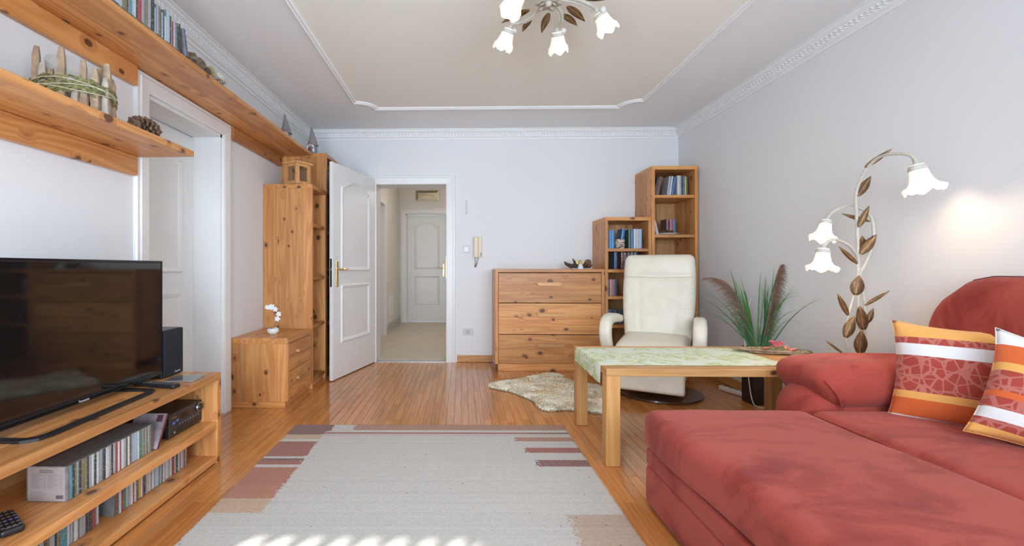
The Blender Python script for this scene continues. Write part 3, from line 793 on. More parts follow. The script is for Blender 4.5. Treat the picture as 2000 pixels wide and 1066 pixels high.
# lantern on the lower unit
LM = PALE[2]
ln = thing('lantern', 'small wooden lantern with glass panes on the shelf unit', 'lantern', (-1.46, 4.02, 1.772))
lx, ly, lz, lw = -1.475, 3.985, 1.7725, 0.072
rotL = Matrix.Translation((lx, ly+.06, 0)) @ Matrix.Rotation(R(-28), 4, 'Z')
def LP(bm): return xform(bm, rotL)
for sx in (-1, 1):
    for sy in (-1, 1): obj('post', LP(B(sx*lw-.008, sx*lw+.008, sy*lw-.008, sy*lw+.008, lz+.012, lz+.195, .001)), LM, ln)
obj('base', LP(B(-lw-.016, lw+.016, -lw-.016, lw+.016, lz, lz+.014, .002)), PALE[0], ln)
obj('roof', LP(B(-lw-.022, lw+.022, -lw-.022, lw+.022, lz+.195, lz+.210, .002)), PALE[0], ln)
bm = newbm(); lathe(bm, [(.028, .210), (.026, .228), (.012, .240), (0, .242)], 14, (0, 0, lz)); obj('chimney_cap', LP(bm), DARKM, ln, smooth=True)
for k in range(4):
    Rk = Matrix.Rotation(k*PI/2, 4, 'Z')
    bm = newbm(); box(bm, -lw+.006, -lw+.026, lw-.006, lw+.002, lz+.014, lz+.195); box(bm, lw-.026, lw-.006, lw-.006, lw+.002, lz+.014, lz+.195); box(bm, -lw+.02, lw-.02, lw-.006, lw+.002, lz+.170, lz+.195); box(bm, -lw+.02, lw-.02, lw-.006, lw+.002, lz+.014, lz+.040)
    fr = obj('pane_frame', LP(xform(bm, Rk)), LM, ln)
    obj('pane', LP(xform(B(-lw+.024, lw-.024, lw-.004, lw-.002, lz+.038, lz+.172), Rk)), GLASS, fr)
bm = newbm(); lathe(bm, [(0, 0), (.004, 0), (.007, .008), (.006, .014), (0, .016)], 10); xform(bm, Matrix.Translation((lw-.01, -lw-.004, lz+.10)) @ Matrix.Rotation(R(90), 4, 'X')); obj('knob', LP(bm), BRASS, ln, smooth=True)

# --- two wall shelves, each of two boards with a cleat against the wall
def wall_shelf(label, y0, y1, z, xf, cleats, zc):
    t = thing('wall_shelf', label, 'shelf', (XL, (y0+y1)/2, z))
    boards(t, 'board', XL+.003, xf, y0, y1, z, z+.030, 0, [0.47], 1, bev=.0022)
    for (a, b) in cleats: obj('cleat', B(XL+.002, XL+.030, a, b, zc, z-.001, .002), PINE[1], t)
    return t
wall_shelf('long upper pine wall shelf running over the white door', -0.40, 4.262, 2.104, -1.422, [(-0.40, 2.348), (3.345, 4.255)], 2.002)
wall_shelf('short lower pine wall shelf ending at the door casing', -0.40, 2.366, 1.631, -1.412, [(-0.40, 2.348)], 1.530)

# --- television bench
BX0, BX1 = XL+.02, -1.310
tv_b = thing('tv_bench', 'low open pine bench holding television and disc cases', 'tv bench', (-1.51, 1.45, 0))
BY0, BY1 = 0.45, 2.442
boards(tv_b, 'top_board', BX0, BX1, BY0, BY1, 0.447, 0.483, 0, [0.3, 0.66], 1)
boards(tv_b, 'end_panel', BX0, BX1, BY1-.036, BY1, 0.001, 0.447, 0, 3, 2)
boards(tv_b, 'end_panel', BX0, BX1, BY0, BY0+.036, 0.001, 0.447, 0, 3, 2)
boards(tv_b, 'middle_shelf', BX0, BX1-.004, BY0+.036, BY1-.036, 0.190, 0.226, 0, [0.4], 1)
boards(tv_b, 'bottom_shelf', BX0, BX1-.004, BY0+.036, BY1-.036, 0.012, 0.042, 0, [0.45], 1)
obj('back_panel', B(BX0, BX0+.008, BY0+.036, BY1-.036, 0.042, 0.447), PALE[1], tv_b)
obj('plinth', B(BX1-.06, BX1-.035, BY0+.036, BY1-.036, 0.001, 0.012), PINE[1], tv_b)

# ================================================================== television and hi-fi
BT = 0.4835
tv = thing('television', 'black flat screen television on the pine bench', 'television', (-1.54, 1.81, BT))
TY0, TY1, TZ0, TZ1, TXS = 1.300, 2.262, 0.512, 1.082, -1.515
bm = newbm(); box(bm, TXS-.035, TXS, TY0, TY1, TZ0, TZ1, .004, 2); box(bm, TXS-.07, TXS-.034, TY0+.15, TY1-.15, TZ0+.05, TZ0+.36, .012, 2)
obj('casing', bm, BLACK, tv)
obj('screen', B(TXS-.001, TXS+.0012, TY0+.012, TY1-.012, TZ0+.022, TZ1-.012), M_plain('screen_glass', (0.008, 0.007, 0.007), 0.05, 0.05, spec=0.95), tv)
bm = newbm(); box(bm, TXS, TXS+.004, TY0, TY1, TZ0, TZ0+.016, .0015); box(bm, TXS, TXS+.003, TY1-.008, TY1, TZ0, TZ1, .001); box(bm, TXS, TXS+.003, TY0, TY0+.008, TZ0, TZ1, .001); box(bm, TXS, TXS+.003, TY0, TY1, TZ1-.008, TZ1, .001)
bz = obj('bezel', bm, BLACKG, tv)
def text_on(name, body, size, loc, rot, mat, parent, ext=0.0002, align='CENTER'):
    cu = bpy.data.curves.new(name, 'FONT'); cu.body = body; cu.size = size; cu.extrude = ext; cu.align_x = align
    o = link(bpy.data.objects.new(name, cu)); dg = bpy.context.evaluated_depsgraph_get(); dg.update()
    me = bpy.data.meshes.new_from_object(o.evaluated_get(dg)); bpy.data.objects.remove(o); bpy.data.curves.remove(cu)
    me.transform(Matrix.LocRotScale(Vector(loc), Euler(rot), Vector((1, 1, 1)))); me.transform(WM(parent).inverted())
    me.materials.clear(); me.materials.append(mat)
    n = link(bpy.data.objects.new(name, me)); n.parent = parent; return n
FACE_X = (R(90), 0, R(90))      # text readable from +x
FACE_Y = (R(90), 0, 0)          # text readable from -y
text_on('maker_lettering', 'Panasonic', .013, (TXS+.0045, 1.785, TZ0+.0035), FACE_X, SILVER, bz)
# one loop foot of flat bar: from the screen out over the bench front, along it and back
bm = newbm()
def barloop(bm, pts, w, h):
    P = [Vector(p) for p in pts]
    sweep(bm, P, (0, 0, 1), [(-w/2, 0), (w/2, 0), (w/2, h), (-w/2, h)], closed=False)
barloop(bm, [(-1.60, 2.055, BT), (-1.44, 2.055, BT), (-1.412, 2.035, BT), (-1.402, 2.00, BT), (-1.386, 1.505, BT), (-1.394, 1.462, BT), (-1.425, 1.442, BT), (-1.60, 1.442, BT)], .030, .009)
obj('foot_loop', bm, BLACK, tv)
bm = newbm(); tube(bm, [(-1.56, 2.03, BT+.014), (-1.555, 1.99, TZ0+.02)], .010, 8); tube(bm, [(-1.56, 1.46, BT+.014), (-1.555, 1.50, TZ0+.02)], .010, 8); obj('foot_neck', bm, BLACK, tv, smooth=True)
# loudspeaker
sp = thing('loudspeaker', 'black box loudspeaker beside the television', 'loudspeaker', (-1.588, 2.35, BT))
Rs = Matrix.Translation((-1.588, 2.350, BT)) @ Matrix.Rotation(R(1), 4, 'Z')
def S_(bm): return xform(bm, Rs)
obj('cabinet', S_(B(-.10, .065, -.080, .085, 0.001, .245, .004, 2)), BLACK, sp)
g = obj('grille', S_(B(.065, .076, -.078, .083, .004, .243, .004, 2)), CLOTHB, sp)
t_ = text_on('maker_lettering', 'Panasonic', .0125, Rs @ Vector((.0766, .032, .016)), (R(90), 0, R(90+1)), SILVER, g)
# AV receiver
rc = thing('receiver', 'black hi-fi receiver at the far end of the bench', 'receiver', (-1.55, 2.28, 0.2265))
RY0, RY1, RXF, RZ = 2.135, 2.400, -1.392, 0.2265
obj('chassis', B(-1.66, RXF-.016, RY0, RY1, RZ+.010, RZ+.118, .003), BLACK, rc)
fpn = obj('front_panel', B(RXF-.016, RXF, RY0-.002, RY1+.001, RZ+.008, RZ+.120, .005, 2), M_plain('receiver_front', (0.030, 0.028, 0.027), 0.32, 0.1), rc)
obj('display', B(RXF-.002, RXF+.0006, RY0+.09, RY1-.06, RZ+.073, RZ+.100), BLACKG, fpn)
bm = newbm(); lathe(bm, [(.020, 0), (.020, .010), (.016, .016), (.006, .016), (0, .015)], 22); xform(bm, Matrix.Translation((RXF, 2.368, RZ+.090)) @ Matrix.Rotation(R(90), 4, 'Y')); kn = obj('volume_knob', bm, BLACK, rc, smooth=True)
bm = newbm(); lathe(bm, [(.0205, .001), (.0235, .004), (.0225, .009), (.0205, .010)], 22); xform(bm, Matrix.Translation((RXF, 2.368, RZ+.090)) @ Matrix.Rotation(R(90), 4, 'Y')); obj('chrome_ring', bm, STEEL, kn, smooth=True)
for i in range(8):
    bm = newbm(); tube(bm, [(RXF-.001, RY0+.075+i*.022, RZ+.055), (RXF+.004, RY0+.075+i*.022, RZ+.055)], .005, 8); obj('button', bm, M_plain('grey_button', (0.13, 0.13, 0.14), 0.4) if i == 0 else bpy.data.materials['grey_button'], fpn)
for (y, z) in ((2.155, .066), (2.182, .072)): obj('blue_lit_button', B(RXF-.001, RXF+.003, y, y+.018, RZ+z, RZ+z+.012, .001), M_plain('blue_lamp', (0.05, 0.10, 0.3), 0.4, 0.05, 20, emit=(0.10, 0.22, 0.7), estr=0.12), fpn)
obj('gold_lettering', B(RXF-.001, RXF+.0006, 2.150, 2.186, RZ+.096, RZ+.100), BRASS, fpn)
obj('flap', B(RXF-.001, RXF+.002, RY0+.07, RY1-.03, RZ+.018, RZ+.040, .001), BLACK, fpn)
bm = newbm(); tube(bm, [(RXF-.001, RY0+.035, RZ+.026), (RXF+.002, RY0+.035, RZ+.026)], .006, 12); obj('headphone_socket', bm, STEEL, fpn)
for i, (x, y) in enumerate(((-1.62, 2.16), (-1.62, 2.38), (-1.43, 2.16), (-1.43, 2.38))):
    obj('foot', B(x-.012, x+.012, y-.012, y+.012, RZ+.0002, RZ+.0105, .002), BLACK, rc)
# remote controls
def remote(label, loc, rz, L, w, h, rows, colour_row, blue=False):
    t = thing('remote_control', label, 'remote control', loc, rz)
    bm = pad(w, L, h, h*.45, 4); xform(bm, Matrix.Translation((0, 0, h/2+.0005))); obj('body', bm, BLACK, t, smooth='all', world=False)
    bt = bpy.data.materials.get('grey_button')
    for r in range(rows):
        for c in range(4):
            y = -L/2 + .02 + r*(L-.035)/max(1, rows-1); x = (c-1.5)*w*.22
            m = bt
            if r == colour_row: m = M_plain('key_%s%d' % (label[:5], c), ((.5, .04, .03), (.05, .35, .08), (.6, .5, .05), (.05, .12, .5))[c] if not blue else (.10, .16, .45), 0.4)
            obj('key', B(x-w*.075, x+w*.075, y-.004, y+.004, h-.0005, h+.0018, .0012), m, t, world=False)
    if blue: obj('lettering_line', B(-w*.25, w*.25, -L/2+.012, -L/2+.0135, h-.0004, h+.0006), SILVER, t, world=False)
    return t
remote('slim black remote control in front of the television foot', (-1.452, 2.128, BT), R(78), .235, .046, .019, 10, 6)
remote('chunky black remote control with blue keys on the middle shelf', (-1.445, 1.412, 0.2265), R(55), .165, .060, .024, 6, 2, True)

# --- disc cases
CDM = {}
def cd_mesh(t):
    if t not in CDM:
        bm = newbm(); box(bm, -.140, -.001, 0.0004, t-.0004, 0, .1245, .0007)
        case = mesh_from(bm, 'disc_case', CDCASE)
        bm = newbm(); box(bm, -.0012, .0006, .0011, t-.0011, .003, .1215)
        CDM[t] = (case, mesh_from(bm, 'spine_card', SPINE))
    return CDM[t]
def cd(x, y, z, t, col, label, group, h=1.0):
    case, sp_ = cd_mesh(t)
    o = link(bpy.data.objects.new('disc_case', case)); o.location = (x, y, z); o.scale = (1, 1, h); tag(o, label, 'disc case', group)
    s = link(bpy.data.objects.new('spine_card', sp_)); s.parent = o; s.color = (*col, 1)
    return o
CW = {'white': (0.66, 0.68, 0.70), 'grey': (0.36, 0.38, 0.40), 'black': (0.03, 0.03, 0.035), 'olive': (0.20, 0.17, 0.07), 'green': (0.08, 0.20, 0.12), 'teal': (0.06, 0.26, 0.32), 'red': (0.42, 0.04, 0.04), 'pale blue': (0.42, 0.54, 0.66), 'brown': (0.16, 0.08, 0.05), 'yellow': (0.68, 0.55, 0.06), 'navy': (0.03, 0.06, 0.18), 'cream': (0.60, 0.56, 0.46)}
# middle shelf row
y = 1.5775; i = 0
seq = ['teal', 'black', 'olive', 'pale blue', 'black', 'olive', 'olive', 'black', 'grey', 'white', 'black', 'white', 'grey', 'pale blue', 'black', 'white', 'white', 'grey', 'black', 'white', 'red', 'white', 'red', 'white', 'grey', 'olive', 'white', 'brown', 'grey', 'pale blue', 'pale blue', 'white', 'green', 'grey', 'olive', 'white', 'green', 'cream', 'brown', 'green', 'olive', 'white', 'pale blue', 'white']
while y < 2.005 and i < len(seq):
    t = .0102 if i % 9 != 5 else .0142
    if seq[i] in ('pale blue',) and i > 28: t = .0142
    cd(-1.388 + rnd.uniform(-.003, .003), y, 0.2263, t, CW[seq[i]], '%s spined disc case, %s from the front on the middle bench shelf' % (seq[i], ordinal(i+1)), 'disc cases on the middle bench shelf')
    y += t; i += 1
MIDEND = y
# the front case turned with its printed back cover to the viewer
fc = thing('disc_case', 'front disc case showing its printed back cover', 'disc case', (-1.46, 1.57, 0.2263), 0, 'disc cases on the middle bench shelf')
obj('case', B(-1.533, -1.388, 1.5665, 1.5765, 0.2263, 0.3513, .0008), CDCASE, fc)
cv = obj('back_cover', B(-1.527, -1.394, 1.5655, 1.5668, 0.2293, 0.3483), M_plain('cover_print_grey', (0.42, 0.36, 0.34), 0.35, 0.04), fc)
INK = M_plain('dark_print', (0.05, 0.04, 0.045), 0.6)
yf_ = 1.5652
text_on('cover_title', 'Clara Schumann', .0072, (-1.4605, yf_, 0.3350), FACE_Y, INK, cv)
text_on('cover_subtitle', 'Complete Piano Works', .0055, (-1.4605, yf_, 0.3290), FACE_Y, INK, cv)
bm = newbm()
for k in range(12):
    z = 0.3240 - k*.0045
    for (xa, xb, xc) in ((-1.514, -1.480 + .006*math.sin(k*2.1), -1.463), (-1.456, -1.425 + .008*math.sin(k*1.7), -1.406)):
        box(bm, xa, xb, yf_, yf_+.0003, z, z+.0009); box(bm, xc-.006, xc, yf_, yf_+.0003, z, z+.0009)
for k in range(6): box(bm, -1.520, -1.470 + .01*math.sin(k*1.3), yf_, yf_+.0003, 0.2590-k*.0042, 0.2596-k*.0042)
o = obj('track_lines', bm, M_plain('faint_print', (0.20, 0.165, 0.16), 0.6), cv); o['kind'] = 'stuff'
bm = newbm(); xx = -1.426
for k in range(14):
    w = (.0006, .0013, .0009, .0018)[k*7 % 4]; box(bm, xx, xx+w, yf_, yf_+.0003, 0.2375, 0.2500); xx += w + (.0007, .0005, .0010)[k % 3]
o = obj('barcode', bm, INK, cv); o['kind'] = 'stuff'
# slanted booklet leaning on the receiver
bk = thing('booklet', 'maroon spined booklet leaning against the receiver', 'booklet', (-1.46, 2.05, 0.2265))
M_ = Matrix.Translation((-1.375, MIDEND+.008, 0.2325)) @ Matrix.Rotation(R(-27), 4, 'X')
bm = newbm(); box(bm, -.15, 0, 0, .012, 0, .155, .001); obj('cover', xform(bm, M_), M_plain('booklet_mauve', (0.30, 0.25, 0.27), 0.5, 0.35, 18), bk)
obj('spine', xform(B(-.002, .0012, .0004, .0118, .001, .154), M_), M_plain('booklet_spine', (0.17, 0.035, 0.04), 0.5, 0.3, 60), bk)
obj('title_patch', xform(B(-.040, -.012, -.0008, .0002, .118, .148), M_), M_plain('booklet_patch', (0.10, 0.03, 0.05), 0.5, 0.4, 50), bk)
# bottom shelf rows
y = 1.500; i = 0
seqA = [('grey', .0142), ('black', .0142), ('olive', .0102), ('grey', .0202), ('black', .0102), ('olive', .0102), ('teal', .0262), ('white', .0102), ('grey', .0102), ('white', .0102), ('white', .0142), ('cream', .0102), ('grey', .0202), ('white', .0102), ('black', .0102), ('black', .0102), ('brown', .0142), ('red', .0102), ('grey', .0102), ('white', .0102)]
for c, t in seqA:
    cd(-1.425 + rnd.uniform(-.004, .004), y, 0.0423, t, CW[c], '%s disc case, %s in the near group on the bottom bench shelf' % (c, ordinal(i)), 'disc cases on the bottom shelf, near group', 1.05); y += t; i += 1
y += .052; i = 0
seqB = [('brown', .0202), ('white', .0102), ('red', .0102), ('green', .0202), ('pale blue', .0142), ('grey', .0102), ('white', .0142), ('red', .0102), ('white', .0102), ('brown', .0102), ('yellow', .0102), ('yellow', .0102), ('white', .0102), ('red', .0102), ('black', .0102), ('grey', .0102), ('white', .0102), ('cream', .0102), ('grey', .0102), ('white', .0102), ('grey', .0102), ('pale blue', .0202), ('white', .0102), ('grey', .0102), ('pale blue', .0102), ('white', .0102), ('grey', .0102), ('white', .0142), ('cream', .0102), ('grey', .0102), ('white', .0102), ('red', .0102), ('brown', .0102), ('white', .0102), ('black', .0142), ('white', .0102), ('grey', .0102), ('red', .0102), ('white', .0102), ('grey', .0102), ('brown', .0102), ('white', .0102), ('red', .0102)]
for c, t in seqB:
    if y + t > 2.365: break
    cd(-1.405 + rnd.uniform(-.004, .004), y, 0.0423, t, CW[c], '%s disc case, %s in the far group on the bottom bench shelf' % (c, ordinal(i)), 'disc cases on the bottom shelf, far group', 1.05); y += t; i += 1
# flat clear case on the bench top
fl = thing('disc_case', 'single clear disc case lying flat on the bench top', 'disc case', (-1.41, 2.28, BT), R(6))
obj('tray', B(-.071, .071, -.0625, .0625, .0005, .005, .0008), M_plain('grey_tray', (0.34, 0.34, 0.36), 0.25, 0.15, 20), fl, world=False)
obj('lid', B(-.071, .071, -.0625, .0625, .0052, .0102, .0008), GLASS, fl, world=False)
# upper wall shelf: discs
y = 1.20; i = 0; seqC = ['black', 'grey', 'black', 'navy', 'brown', 'white', 'grey', 'pale blue', 'pale blue', 'olive', 'black', 'grey', 'teal', 'pale blue', 'white', 'black', 'red', 'grey', 'grey', 'olive', 'grey', 'black', 'black', 'pale blue', 'grey', 'olive', 'black', 'pale blue', 'navy', 'white', 'pale blue', 'black', 'white', 'red', 'pale blue', 'white', 'black', 'grey', 'black']
K = 75
tlist = [rnd.choice((.0102, .0102, .0142, .0202)) for _ in range(K)]
total = sum(tlist); y = 2.262 - total
for k in range(K):
    c = seqC[(k - K) % len(seqC)]
    hsc = rnd.choice((1.0, 1.0, 1.12, 0.98)) if tlist[k] < .02 else 1.25
    cd(-1.420 + rnd.uniform(-.004, .004), y, 2.1345, tlist[k], CW[c], '%s disc case on the upper wall shelf, %s from the far end' % (c, ordinal(K-1-k)), 'disc cases on the upper wall shelf', hsc)
    y += tlist[k]
# one case leaning at the end of the row
o = cd(-1.415, 0, 0, .0142, CW['navy'], 'last disc case of the upper shelf row, leaning on the others', 'disc cases on the upper wall shelf', 1.05)
o.location = (-1.415, 2.306, 2.1345); o.rotation_euler = (R(13), 0, 0)

# ================================================================== ornaments on the wall shelves
BARK = M_plain('grey_bark', (0.17, 0.125, 0.09), 0.95, 0.5, 45, bumpk=0.8)
MOSS = M_plain('dry_moss', (0.20, 0.19, 0.075), 0.95, 0.5, 70, bumpk=0.8)
DRIFT = M_plain('driftwood', (0.36, 0.255, 0.17), 0.9, 0.28, 30, bumpk=0.6)
DRIFTG = M_plain('grey_driftwood', (0.42, 0.355, 0.295), 0.9, 0.25, 30, bumpk=0.6)
TWINE = M_plain('pale_twine', (0.58, 0.53, 0.40), 0.9, 0.2, 80)
hz = 1.6615
hc = Vector((-1.562, 1.800, hz))
dh = thing('candle_holder', 'driftwood candle holder bound with moss on the lower wall shelf', 'candle holder', hc)
bm = newbm(); lathe(bm, [(0, .003), (.090, .003), (.094, .006), (.094, .205), (.091, .205), (.091, .008), (0, .008)], 32, hc); obj('glass_cylinder', bm, GLASS, dh, smooth=True)
bm = newbm(); lathe(bm, [(0, .009), (.035, .009), (.035, .13), (.003, .132), (0, .132)], 20, hc + Vector((.0, .0, 0))); obj('white_candle', bm, M_plain('white_wax', (0.82, 0.81, 0.78), 0.5, 0.02), dh, smooth=True)
ns = 21
hts = [.15, .22, .17, .10, .25, .235, .13, .18, .11, .21, .15, .19, .12, .20, .23, .16, .14, .22, .12, .19, .17, .14, .23, .13]
for k in range(ns):
    a = 2*PI*k/ns + rnd.uniform(-.04, .04); rr = .114 + rnd.uniform(-.004, .006)
    rad = rnd.uniform(.0125, .0175); h = hts[k]
    p0 = hc + Vector((math.cos(a)*rr, math.sin(a)*rr, .0008)); pts = []; rads = []
    for j in range(7):
        t = j/6; pts.append(p0 + Vector((rnd.uniform(-.002, .002), rnd.uniform(-.002, .002), h*t)))
        rads.append(rad*(1.05-.25*t)*rnd.uniform(.9, 1.1) if j < 6 else rad*.55)
    obj('driftwood_stick', tube(newbm(), pts, rads, 7), DRIFT if k % 3 else DRIFTG, dh, smooth=True)
bm = newbm()
for k in range(90):
    a0 = rnd.uniform(0, 2*PI); z0 = rnd.uniform(.062, .105); L = rnd.uniform(.5, 1.6)
    P = []
    for j in range(8):
        a = a0 + L*j/7; P.append(hc + Vector((math.cos(a)*(.129+rnd.uniform(0, .006)), math.sin(a)*(.129+rnd.uniform(0, .006)), z0 + .012*math.sin(j*1.1+k))))
    tube(bm, P, [.001]+[.0045]*6+[.001], 5)
o = obj('moss_band', bm, MOSS, dh, smooth=True); o['kind'] = 'stuff'
for k in range(3):
    P = [hc + Vector((math.cos(a)*.139, math.sin(a)*.139, .072+.010*k+.010*math.sin(a*2+k*2))) for a in [2*PI*j/40 for j in range(41)]]
    obj('twine', tube(newbm(), P, .0016, 5), TWINE, dh, smooth=True)
# hedgehog-like banksia cone ornament
cn = obj('seed_cone', cone_shape((-1.455, 2.000, 1.690), .135, .042, R(88), R(92), 8), CONE, None); tag(cn, 'dry brown seed cone at the end of the lower wall shelf', 'seed cone')
# bark piece with dried flowers on the upper shelf
bz_ = 2.1345
bp = thing('dried_arrangement', 'bark piece with dried flowers on the upper wall shelf', 'dried flowers', (-1.47, 2.52, bz_))
def lump(c, s, seed, amp=.25, sub=3):
    bm = newbm(); bmesh.ops.create_icosphere(bm, subdivisions=sub, radius=1)
    for v in bm.verts:
        n_ = mnoise.noise(v.co*1.8 + Vector((seed*7.1, seed*3.3, seed)))*amp + mnoise.noise(v.co*5 + Vector((seed, 0, 0)))*amp*.5
        v.co = v.co*(1+n_); v.co = Vector((v.co.x*s[0]+c[0], v.co.y*s[1]+c[1], v.co.z*s[2]+c[2]))
    return bm
bm = lump((-1.47, 2.475, bz_+.030), (.045, .115, .040), 3, .45)
for v in bm.verts: v.co.z = max(v.co.z, bz_+.0005)
obj('bark', bm, BARK, bp)
bm = newbm()
for k in range(70):
    a = rnd.uniform(0, 2*PI); b = rnd.uniform(-.2, 1.2); d = Vector((math.cos(a)*math.cos(b), math.sin(a)*math.cos(b), math.sin(b)))
    c = Vector((-1.455, 2.585, bz_+.032)); tube(bm, [c, c+d*.025, c+d*.04], [.004, .003, .001], 4)
obj('dried_heads', bm, M_plain('straw_flower', (0.42, 0.36, 0.18), 0.9, 0.3, 60), bp)
bm = newbm()
for k in range(90):
    a = rnd.uniform(0, 2*PI); b = rnd.uniform(-.3, 1.4); d = Vector((math.cos(a)*math.cos(b), math.sin(a)*math.cos(b), math.sin(b)))
    c = Vector((-1.44, 2.650, bz_+.030)); tube(bm, [c, c+d*.032], [.003, .0012], 4)
obj('white_strawflower', bm, M_plain('pale_strawflower', (0.72, 0.68, 0.55), 0.9, 0.1, 60), bp)
bm = newbm()
for k in range(30):
    p = Vector((-1.44+rnd.uniform(-.03, .03), 2.60+rnd.uniform(0, .11), bz_+.004)); q = p + Vector((rnd.uniform(-.03, .03), rnd.uniform(-.05, .05), rnd.uniform(.002, .03))); tube(bm, [p, q], [.0016, .001], 4)
obj('twigs', bm, BARK, bp)
# felt gnomes
GREYF = M_plain('grey_felt', (0.27, 0.245, 0.245), 0.95, 0.10, 160); BLUEF = M_plain('blue_grey_felt', (0.20, 0.24, 0.29), 0.95, 0.12, 160)
BEARD = M_plain('white_plush', (0.76, 0.75, 0.73), 0.95, 0.08, 160, bumpk=0.6); NOSE = M_plain('skin_felt', (0.72, 0.47, 0.36), 0.9); REDF = M_plain('red_felt', (0.42, 0.02, 0.03), 0.9, 0.15, 120)
def gnome(label, loc, rz, tilt, s=1.0):
    t = thing('gnome_figure', label, 'figurine', loc, rz, 'felt gnomes'); t.scale = (s, s, s)
    lc = lambda bm: bm
    bm = newbm(); lathe(bm, [(0, 0), (.045, 0), (.055, .02), (.050, .07), (.038, .12), (.0, .13)], 20); obj('body', bm, BLUEF, t, True, False)
    bm = newbm(); lathe(bm, [(.058, .105), (.056, .112), (.044, .16), (.026, .23), (.010, .30), (0, .325)], 20)
    for v in bm.verts:
        k = max(0, v.co.z-.11)/.2; v.co.x += tilt*k*k*.018
    obj('pointed_hat', bm, GREYF, t, True, False)
    bm = newbm(); lathe(bm, [(.060, .098), (.064, .106), (.060, .116), (.056, .112), (.058, .104)], 20); obj('hat_brim', bm, GREYF, t, True, False)
    bm = newbm(); bmesh.ops.create_uvsphere(bm, u_segments=12, v_segments=8, radius=.014); xform(bm, Matrix.Translation((0, -.058, .095))); obj('nose', bm, NOSE, t, True, False)
    for sx in (-1, 1):
        bm = newbm(); tube(bm, [(sx*.022, -.050, .095), (sx*.036, -.056, .075), (sx*.042, -.058, .048), (sx*.046, -.056, .014)], [.012, .014, .013, .009], 8); br = obj('braid', bm, BEARD, t, True, False)
        bm = newbm(); tube(bm, [(sx*.036, -.072, .060), (sx*.050, -.070, .056)], [.007, .007], 8); obj('red_bow', bm, REDF, br, True, False)
    bm = newbm()
    hp = []
    for i in range(20):
        a = 2*PI*i/20; hp.append((.0013*16*math.sin(a)**3*.62, .048 + .0013*.62*(13*math.cos(a)-5*math.cos(2*a)-2*math.cos(3*a)-math.cos(4*a))*1.0))
    prism(bm, hp, -.010, 1, -.052); obj('red_heart', bm, REDF, t, world=False)
    bm = newbm(); tube(bm, [(-.030, -.050, .117), (0, -.061, .115), (.030, -.050, .117)], .0035, 6); obj('hat_ribbon', bm, REDF, t, True, False)
    return t
gnome('felt gnome with red heart standing on the tallest shelf unit', (-1.452, 4.386, 2.1425), R(-14), -1, 0.86)
gnome('felt gnome half hidden by the edge of the upper wall shelf', (-1.535, 3.93, 2.1345), R(-6), -1, 0.80)

# orchid on the cabinet
oc = Vector((-1.50, 3.575, 0.5225))
orc = thing('potted_orchid', 'small white orchid in a round white pot', 'potted plant', oc)
bm = newbm(); lathe(bm, [(0, 0), (.026, 0), (.040, .012), (.046, .026), (.041, .044), (.037, .046), (.037, .040), (.0, .036)], 24, oc); obj('pot', bm, WHITEP, orc, True)
bm = newbm(); lathe(bm, [(0, .037), (.036, .0375), (.0, .040)], 16, oc); obj('soil_moss', bm, MOSS, orc, True)
GLEAF = M_plain('dark_green_leaf', (0.025, 0.07, 0.025), 0.4, 0.25, 30)
def leaf_bm(L, w, curl, n=8, fold=.15, thick=.0012):
    """leaf from the origin along +x, curling upwards by curl radians"""
    bm = newbm(); top = []
    x = z = 0.0; ang = 0.0
    for i in range(n+1):
        t = i/n; ww = w/2*max(.03, math.sin(PI*min(1, .06+.94*t)**.85)**.9)
        nx, nz_ = -math.sin(ang), math.cos(ang)
        row = []
        for s in (-1, 0, 1):
            lift = (abs(s)*fold*ww)
            row.append((x + nx*lift, s*ww, z + nz_*lift))
        top.append(row)
        x += L/n*math.cos(ang); z += L/n*math.sin(ang); ang += curl/n
    A = [[bm.verts.new(p) for p in r] for r in top]; Bq = [[bm.verts.new((p[0], p[1], p[2]-thick)) for p in r] for r in top]
    for i in range(n):
        for k in range(2):
            bm.faces.new((A[i][k], A[i][k+1], A[i+1][k+1], A[i+1][k])); bm.faces.new((Bq[i][k+1], Bq[i][k], Bq[i+1][k], Bq[i+1][k+1]))
        bm.faces.new((A[i][0], A[i+1][0], Bq[i+1][0], Bq[i][0])); bm.faces.new((A[i][2], Bq[i][2], Bq[i+1][2], A[i+1][2]))
    for i in (0, n): 
        for k in range(2): bm.faces.new((A[i][k], Bq[i][k], Bq[i][k+1], A[i][k+1]))
    bmesh.ops.recalc_face_normals(bm, faces=bm.faces)
    return bm
for (az, el, L) in ((200, 18, .062), (225, 40, .055), (250, 15, .045), (330, 25, .03)):
    bm = leaf_bm(L, .018, -.5); xform(bm, Matrix.Translation(oc+Vector((0, 0, .038))) @ Matrix.Rotation(R(az), 4, 'Z') @ Matrix.Rotation(R(-el), 4, 'Y')); obj('leaf', bm, GLEAF, orc, True)
stem = [oc + Vector(p) for p in ((0, 0, .035), (.008, 0, .065), (.030, 0, .100), (.042, 0, .140), (.036, 0, .180), (.012, 0, .208), (-.02, 0, .220), (-.048, 0, .214))]
obj('stem', tube(newbm(), stem, .0022, 6), M_plain('stem_olive', (0.16, 0.15, 0.05), 0.6), orc, True)
PETAL = M_plain('white_petal', (0.82, 0.82, 0.83), 0.6, 0.04, 60)
